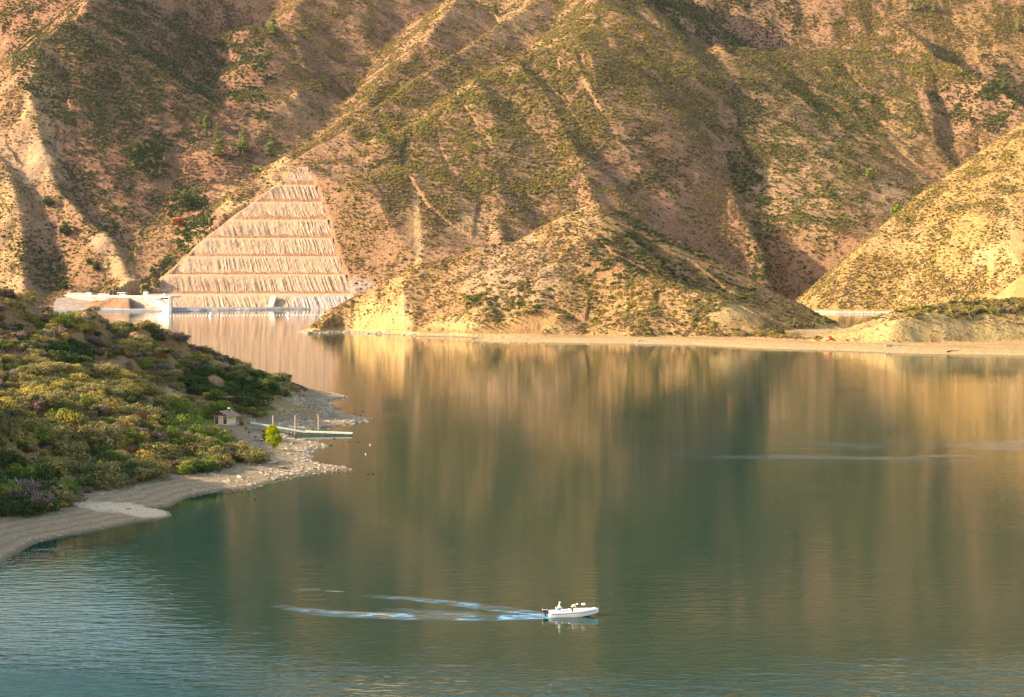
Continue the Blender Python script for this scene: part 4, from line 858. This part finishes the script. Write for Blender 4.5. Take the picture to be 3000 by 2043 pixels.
BF = [broad_forms(s, k, 700, size=.06) for s, k in ((7, 'bright'), (8, 'dark'), (9, 'orange'), (10, 'olive'))]
for px, py, hp, w, b_, lab in [(2549,530,36,1.1,0,'round green tree on the dry spur at the right'), (2624,652,52,1.0,0,'larger round green tree above the right-hand valley'), (2612,684,36,1.1,0,'small green tree just below the larger round one'), (521,672,34,1.5,2,'rusty orange tree in the valley left of the rock cut'),
    (545,620,56,1.2,1,'large dark oak in the valley above the orange tree'), (748,508,20,1.4,0,'small bright green tree on the ridge left of the rock cut apex'), (657,646,14,1.6,3,'pale green bush on the left edge of the rock cut'), (185,512+340,24,1.8,1,'dark round tree at the foot of the left mountain, above the dam'), (283,800,26,1.4,1,'round dark tree beside the pale rock spine, the upper one'), (262,778,22,1.3,1,'round dark tree left of the upper one beside the pale rock spine'),
    (140,612,34,1.5,1,'dark tree in the scar on the left mountain'), (190,700,44,1.3,1,'dark tree on the bare earth left of the pale rock spine'), (424,872,40,1.5,3,'green tree at the foot of the rock cut, right above the dam'), (455,848,34,1.5,3,'green tree on the lower left edge of the rock cut')]:
    p = hit('main', px, py); h = hp/F*p.y; place_tree('tree', BF[b_], p-Vector((0, 0, .5)), h, h*w, px*.1, lab, 'tree', 'trees scattered on the far mountain')
# dead trees
def dead_tree(px, py, hp, key, lab, seed, mat=None):
    p = hit(key, px, py); h = hp/F*p.y; r = random.Random(seed); tr = [tube([(0, 0, -.1), (h*.05, 0, h*.5), (h*.1, 0, h)], [h*.03, h*.02, h*.005], 6)]
    o = empty('dead_tree', p, 0, lab, 'dead tree'); part('trunk', tr, GREYBARK, o)
    b = []
    for i in range(9):
        z = r.uniform(.3, .95)*h; a = r.uniform(0, 6.28); l = h*r.uniform(.25, .5)
        b.append(tube([(h*.08*z/h, 0, z), (math.cos(a)*l*.5, math.sin(a)*l*.5, z+l*.25), (math.cos(a)*l, math.sin(a)*l, z+l*.35)], [h*.012, h*.008, h*.003], 4))
    part('branches', b, GREYBARK, o)
dead_tree(310, 1412, 44, 'hill', 'pale bare forked branch standing at the upper edge of the gravel beach', 3)
dead_tree(551, 1000, 34, 'hill', 'thin pale dead trunk on the crest of the near hill', 4)
dead_tree(573, 405, 26, 'main', 'pale dead tree left of the short bushy conifer', 5)
# ---- boulders and driftwood one can tell apart
for i, (key, px, py, s, lab) in enumerate([('hill',853,1333,.9,'whitish boulder on the stony shore right of the yellow-green tree'),('hill',822,1372,1.3,'long flat grey boulder low on the stony point'),('hill',794,1358,1.1,'dark angular boulder in the rock pile below the yellow-green tree'),('hill',775,1352,1.0,'dark boulder at the left end of the rock pile'),
    ('hill',955,1307,.9,'pale rock at the water edge off the stony shore below the dock'),('hill',795,1196,1.5,'big square sandstone block in the outcrop above the dock'),('hill',788,1184,1.2,'upper sandstone block in the outcrop above the dock'),('hill',703,1402,.8,'small pale flat stone on the lower gravel beach'),('pen',2445,1020,1.0,'white stone on the sandy beach of the right-hand bank')]):
    p = hit(key, px, py); o = bpy.data.objects.new('boulder', ROCK_ME[i % 4]); COL.objects.link(o); o.location = p+Vector((0, 0, .1*s)); o.scale = (s*1.2, s, s*.9); o.rotation_euler = (.1*i, .15, i*1.7); tag(o, lab, 'boulder')
for i, (key, px, py, L_, lab) in enumerate([('hill',130,1494,3.4,'pale driftwood log on the gravel at the left edge'),('hill',262,1428,4.2,'dark driftwood branch below the thicket on the gravel beach'),('hill',385,1416,3.0,'short driftwood stick at the top of the gravel beach'),('pen',1890,1000,12,'pale driftwood trunk on the sand under the central hill'),('pen',2620,1013,14,'pale driftwood trunk at the foot of the right-hand earth cliff'),('pen',2790,1030,11,'dark driftwood on the wet sand of the right-hand bank')]):
    p = hit(key, px, py); r = random.Random(i); t1 = tube([(-L_/2, 0, .12), (0, .1*L_, .2), (L_/2, -.03*L_, .25)], [L_*.04, L_*.035, L_*.015], 6); t2 = tube([(0, .1*L_, .2), (L_*.2, .25*L_, .5)], [L_*.02, L_*.008], 5)
    V, Fc = join([t1, t2]); o = mesh_obj('driftwood', V, Fc, GREYBARK if 'pale' in lab else BARK); o.location = p; o.rotation_euler.z = .2*i-.3; tag(o, lab, 'driftwood')
p = hit('pen', 2433, 1001); o = empty('sign', p, 0, 'small red sign on the sand below the right-hand earth cliff', 'sign'); part('board', [box(0, 0, 2.0, 2.0, .12, 1.8)], simple('red_paint', (.62, .05, .03)), o); part('post', [box(0, .12, .8, .2, .12, 2.8)], M_dark, o)
# ---- birds and markers on the water
def bird_mesh():
    pr = [ball((0, 0, .07), (.27, .13, .11), 2), tube([(.17, 0, .1), (.24, 0, .2), (.27, 0, .26)], [.06, .04, .045], 8), ball((.28, 0, .28), (.065, .05, .05), 1), tube([(.33, 0, .27), (.40, 0, .265)], [.02, .008], 5), tube([(-.2, 0, .1), (-.36, 0, .16)], [.08, .02], 6)]
    return join(pr)
bm_ = None
for i, (px, py) in enumerate([(1064,1206),(1108,1214),(1056,1218),(979,1286),(1022,1295),(1050,1296),(969,1306),(1036,1388),(1079,1391),(1092,1389),(1019,1389),(748,1463)]):
    V, Fc = bird_mesh(); 
    if bm_ is None: o = mesh_obj('duck', V, Fc, simple('duck_plumage', (.045, .035, .03)), smooth=True); bm_ = o
    else: o = bm_.copy(); COL.objects.link(o)
    q = WL(px, py); o.location = (q[0], q[1], 0); o.rotation_euler.z = i*2.1; o.scale = (1.2, 1.2, 1.2)
    tag(o, 'lone dark duck on the water below the yellow-green tree' if i == 11 else 'dark duck on the water off the outermost rocky point' if i < 3 else 'dark duck on the water off the end of the dock' if i < 7 else 'dark duck beside the tip of the nearer rocky spit', 'duck', None if i == 11 else ['ducks off the outer point', 'ducks off the dock', 'ducks by the nearer spit'][0 if i < 3 else 1 if i < 7 else 2])
for px, py, lab in ((1084, 1305, 'tiny white marker float off the end of the dock, the farther one'), (1071, 1332, 'tiny white marker float off the end of the dock, the nearer one')):
    q = WL(px, py); o = part('float', [ball((0, 0, .06), (.17, .17, .16), 2), tube([(0, 0, .3), (0, 0, .45)], [.05, .05], 6)], M_white); o.location = (q[0], q[1], 0); tag(o, lab, 'float', 'marker floats off the dock')
# ---- motor boat with two people
def skin(name, J, E, mat, parent, sub=2, root=0):
    me = bpy.data.meshes.new(name); me.from_pydata([j[0] for j in J], E, []); me.materials.append(mat)
    o = bpy.data.objects.new(name, me); COL.objects.link(o); o.parent = parent
    o.modifiers.new('Skin', 'SKIN'); 
    if not me.skin_vertices: raise RuntimeError('skin layer')
    for i, j in enumerate(J): me.skin_vertices[0].data[i].radius = (j[1], j[1]) if not isinstance(j[1], tuple) else j[1]
    me.skin_vertices[0].data[root].use_root = True
    s = o.modifiers.new('Sub', 'SUBSURF'); s.levels = s.render_levels = sub; o.modifiers['Skin'].use_smooth_shade = True
    return o
def person(parent_loc, rz, P, mats, label, cap):
    """P: dictionary of joints in the boat's frame"""
    r = empty('person', parent_loc, rz, label, 'person', None); V = lambda k: Vector(P[k])
    J, E = [], []
    def add(p, rad, fr=None):
        J.append((tuple(p), rad)); i = len(J)-1
        if fr is not None: E.append((fr, i))
        return i
    pe = add(V('pelvis'), .13); sp = add(V('spine'), .125, pe); ch = add(V('chest'), (.15, .12), sp); nk = add(V('neck'), .055, ch)
    hd = V('head'); up = (hd-V('neck')).normalized(); fw = Vector(P['face']).normalized()
    h0 = add(hd-up*.05+fw*.015, .075, nk); h1 = add(hd+up*.03, .092, h0); add(hd+up*.10, .06, h1); nz = add(hd+fw*.10-up*.01, .018, h1)
    hips = {}
    for s, k in ((1, 'L'), (-1, 'R')):
        hp = add(V('hip'+k), .095, pe); kn = add(V('knee'+k), .06, hp); an = add(V('ankle'+k), .04, kn); add(V('toe'+k), .035, an)
        sh = add(V('shoulder'+k), .065, ch); el = add(V('elbow'+k), .045, sh); wr = add(V('wrist'+k), .028, el)
        d = (V('wrist'+k)-V('elbow'+k)).normalized(); lat = d.cross(Vector((0, 0, 1))).normalized(); dn = lat.cross(d)
        pm = add(V('wrist'+k)+d*.06, (.04, .018), wr)
        for f in range(4):
            o_ = lat*(.03-.02*f); ln = (.075, .085, .08, .062)[f]; q = V('wrist'+k)+d*.09+o_; a = add(q, .010, pm); b = add(q+d*ln*.5, .009, a); add(q+d*ln*.85-dn*.03*s*0+Vector((0, 0, -.025)), .008, b)
        t = add(V('wrist'+k)+d*.05+lat*.045, .011, pm); add(V('wrist'+k)+d*.09+lat*.065, .009, t)
    skin('body', J, E, mats['skin'], r)
    jj = [(tuple(V('pelvis')+Vector((0, 0, .03))), .16), (tuple(V('spine')), .17), (tuple(V('chest')), (.19, .155)), (tuple(V('neck')), .075)]; ee = [(0, 1), (1, 2), (2, 3)]
    for k in 'LR':
        n = len(jj); jj += [(tuple(V('shoulder'+k)), .085), (tuple(V('elbow'+k)), .065), (tuple(V('wrist'+k)), .048)]; ee += [(2, n), (n, n+1), (n+1, n+2)]
    skin('jacket', jj, ee, mats['jacket'], r, root=1)
    jj = [(tuple(V('pelvis')), .15)]; ee = []
    for k in 'LR':
        n = len(jj); jj += [(tuple(V('hip'+k)), .115), (tuple(V('knee'+k)), .08), (tuple(V('ankle'+k)), .06)]; ee += [(0, n), (n, n+1), (n+1, n+2)]
    skin('trousers', jj, ee, mats['trousers'], r)
    for k in 'LR': skin('shoe', [(tuple(V('ankle'+k)-Vector((0, 0, .02))), .05), (tuple(V('toe'+k)), .045)], [(0, 1)], M_dark, r)
    for s in (-1, 1): part('eye', [ball(hd+fw*.085+Vector((0, .033*s, 0))+up*.015, (.012, .012, .012), 1)], M_dark, r)
    if 'vest' in mats: skin('vest', [(tuple(V('spine')+fw*.05), .15), (tuple(V('chest')+fw*.05), (.165, .15))], [(0, 1)], mats['vest'], r)
    c = hd+up*.045-fw*.012
    if cap == 'hood': part('hood', [ball(c, (.125, .12, .13), 3)], mats['jacket'], r, smooth=True)
    else:
        part('cap', [ball(hd+up*.07, (.115, .11, .085), 3), ball(hd+up*.055+fw*.12, (.09, .08, .018), 2)], mats['cap'], r, smooth=True)
    return r
def boat():
    w0 = WL(1681, 1808); B = Vector((w0[0], w0[1]+.8, 0)); RZ = math.radians(1.5)
    r = empty('motor_boat', B, RZ, 'white bass boat with purple stripe and black outboard moving right across the lake', 'boat'); r.rotation_euler = (0, math.radians(-1.6), RZ)
    M_h = simple('white_gelcoat', (.82, .80, .77), .25, .03, 1, 0, .5); M_pu = simple('purple_stripe', (.20, .045, .16), .3, .1); M_in = simple('boat_carpet', (.60, .56, .52), .9, .1, 8)
    xs = np.linspace(-3.3, 3.35, 22); t = (xs+3.3)/6.65
    bm_w = 1.12*np.where(t < .5, 1-.12*(1-t/.5)**2, np.maximum(1-((t-.5)/.5)**2.4, .03)); zg = .62+.22*t**1.6; zc = -.02+.42*np.clip((t-.45)/.55, 0, 1)**2; zk = -.28+.75*np.clip((t-.55)/.45, 0, 1)**1.9
    zk = np.minimum(zk, zg-.1); zc = np.minimum(zc, zg-.12)
    V, Fc = [], []; rows = []
    for i, x in enumerate(xs):
        b = bm_w[i]; pts = [(-b, zg[i]), (-b*1.0, (zg[i]*.6+zc[i]*.4)), (-b*.86, zc[i]), (0, zk[i]), (b*.86, zc[i]), (b, (zg[i]*.6+zc[i]*.4)), (b, zg[i])]
        rows.append(len(V)); V += [(x, y, z) for y, z in pts]
    for i in range(len(xs)-1):
        for j in range(6): a = rows[i]+j; c = rows[i+1]+j; Fc.append((a, c, c+1, a+1))
    Fc.append(tuple(rows[0]+j for j in range(7))); Fc.append(tuple(rows[-1]+j for j in range(7))[::-1])
    mesh_obj('hull', V, Fc, M_h, r)
    # deck with a sunken cockpit
    V, Fc = [], []
    def dz(x): return .30 if -1.5 < x < .75 else (.62 if x <= -1.5 else .66)
    for i, x in enumerate(xs):
        b = bm_w[i]; z = zg[i]; inn = b*.80; V += [(x, -b, z+.004), (x, -inn, z+.02), (x, -inn*.97, min(z, dz(x))), (x, inn*.97, min(z, dz(x))), (x, inn, z+.02), (x, b, z+.004)]
    for i in range(len(xs)-1):
        for j in range(5): a = i*6+j; Fc.append((a, a+1, a+7, a+6))
    mesh_obj('deck', V, Fc, M_in, r)
    for s in (-1, 1):
        V = []; 
        for i in range(1, 21):
            y = s*(bm_w[i]+.012); z1 = zg[i]-.10-.02*t[i]; V += [(xs[i], y, z1), (xs[i], y*1.0, z1-.13*(1-.55*t[i]))]
        mesh_obj('stripe', V, [(2*i, 2*i+1, 2*i+3, 2*i+2) for i in range(19)], M_pu, r)
        part('registration_mark', [box(1.1, s*1.135, .60, .34, .01, .10)], simple('orange_mark', (.65, .20, .06)), r)
    g = []
    for s in (-1, 1): g.append(tube([(xs[i], s*bm_w[i], zg[i]+.02) for i in range(22)], [.035]*22, 5))
    part('gunwale', g, M_h, r)
    part('windscreen', [prism([(-.62, -.62, .55), (-.25, -.62, .55), (-.42, -.62, .98), (-.66, -.62, 1.02)], (0, .62, 0))], M_white, r, .03)
    for x, lab in ((-2.02, None), (-1.25, None)):
        s = part('seat', [box(x, 0, .72 if x < -2 else .55, .5, .5, .14)], M_white, r, .04); part('backrest', [box(x-.27, 0, .98 if x < -2 else .78, .12, .5, .46)], M_white, s, .04)
    s = part('pedestal_seat', [box(1.35, 0, 1.50, .52, .5, .22)], M_white, r, .06); part('pedestal', [tube([(1.4, 0, .6), (1.4, 0, 1.4)], [.035, .035], 8)], M_dark, s)
    part('bow_box', [box(2.75, 0, .92, .55, .45, .16)], M_h, r, .04)
    part('cleat', [tube([(2.2, .3, .7), (2.12, .3, 1.05)], [.03, .02], 6)], M_dark, r)
    m = part('outboard_motor', [box(-3.82, 0, .92, .72, .5, .62, .86, .86)], simple('black_cowl', (.035, .015, .03), .25, .1, 1, 0, .5), r, .09)
    part('cowl_band', [box(-3.82, 0, 1.0, .70, .49, .06)], M_white, m); part('leg', [box(-3.75, 0, .25, .24, .14, 1.1), box(-3.9, 0, -.3, .5, .1, .3)], M_dark, m); part('bracket', [box(-3.42, 0, .5, .26, .4, .3)], M_dark, m); part('propeller', [box(-4.2, 0, -.4, .04, .4, .1), box(-4.2, 0, -.4, .04, .1, .4)], M_dark, m)
    k = part('trolling_motor', [tube([(3.42, 0, 1.05), (3.44, 0, -.35)], [.03, .03], 6)], M_dark, r); part('motor_head', [ball((3.40, 0, .98), (.1, .08, .16), 2)], M_dark, k); part('tiller', [tube([(3.38, 0, 1.1), (3.36, 0, 1.28), (3.55, 0, 1.34)], [.035, .03, .025], 6)], M_dark, k)
    part('wave_guard', [tube([(2.9, -.28, .86), (3.3, -.05, .88), (3.3, .05, .88), (2.9, .28, .86)], [.03]*4, 6)], M_white, r)
    SK = simple('skin_tone', (.50, .28, .19), .6, .05, 5)
    P1 = dict(pelvis=(-2.0,0,.92), spine=(-2.0,0,1.15), chest=(-1.95,0,1.40), neck=(-1.90,0,1.58), head=(-1.85,0,1.72), face=(1,0,-.25))
    P2 = dict(pelvis=(-.25,0,1.14), spine=(-.12,0,1.30), chest=(.10,0,1.45), neck=(.28,0,1.53), head=(.42,0,1.56), face=(.75,0,-.65))
    for k, s in (('L', 1), ('R', -1)):
        P1.update({'hip'+k: (-1.93,.1*s,.90), 'knee'+k: (-1.52,.14*s,.98), 'ankle'+k: (-1.42,.14*s,.42), 'toe'+k: (-1.22,.15*s,.37), 'shoulder'+k: (-1.94,.20*s,1.46), 'elbow'+k: (-1.80,.25*s,1.20), 'wrist'+k: (-1.58,.14*s,1.10)})
        P2.update({'hip'+k: (-.24,.1*s,1.08), 'knee'+k: (-.12,.13*s,.74), 'ankle'+k: (-.20,.13*s,.39), 'toe'+k: (.0,.14*s,.35), 'shoulder'+k: (.12,.2*s,1.44), 'elbow'+k: (.28,.22*s,1.18), 'wrist'+k: (.42,.14*s,.96)})
    person(B, RZ, P1, dict(skin=SK, jacket=simple('white_coat', (.80, .78, .70), .8), trousers=simple('blue_jeans', (.10, .16, .42), .9), vest=simple('yellow_vest', (.75, .66, .05), .8)), 'person in white hooded coat and yellow vest seated at the stern of the boat', 'hood')
    person(B, RZ, P2, dict(skin=SK, jacket=simple('tan_jacket', (.66, .50, .33), .85), trousers=simple('dark_trousers', (.04, .025, .03), .9), cap=simple('white_cap', (.82, .82, .80), .8)), 'person in tan jacket and white cap bending forward in the middle of the boat', 'cap')
boat()
#@@END
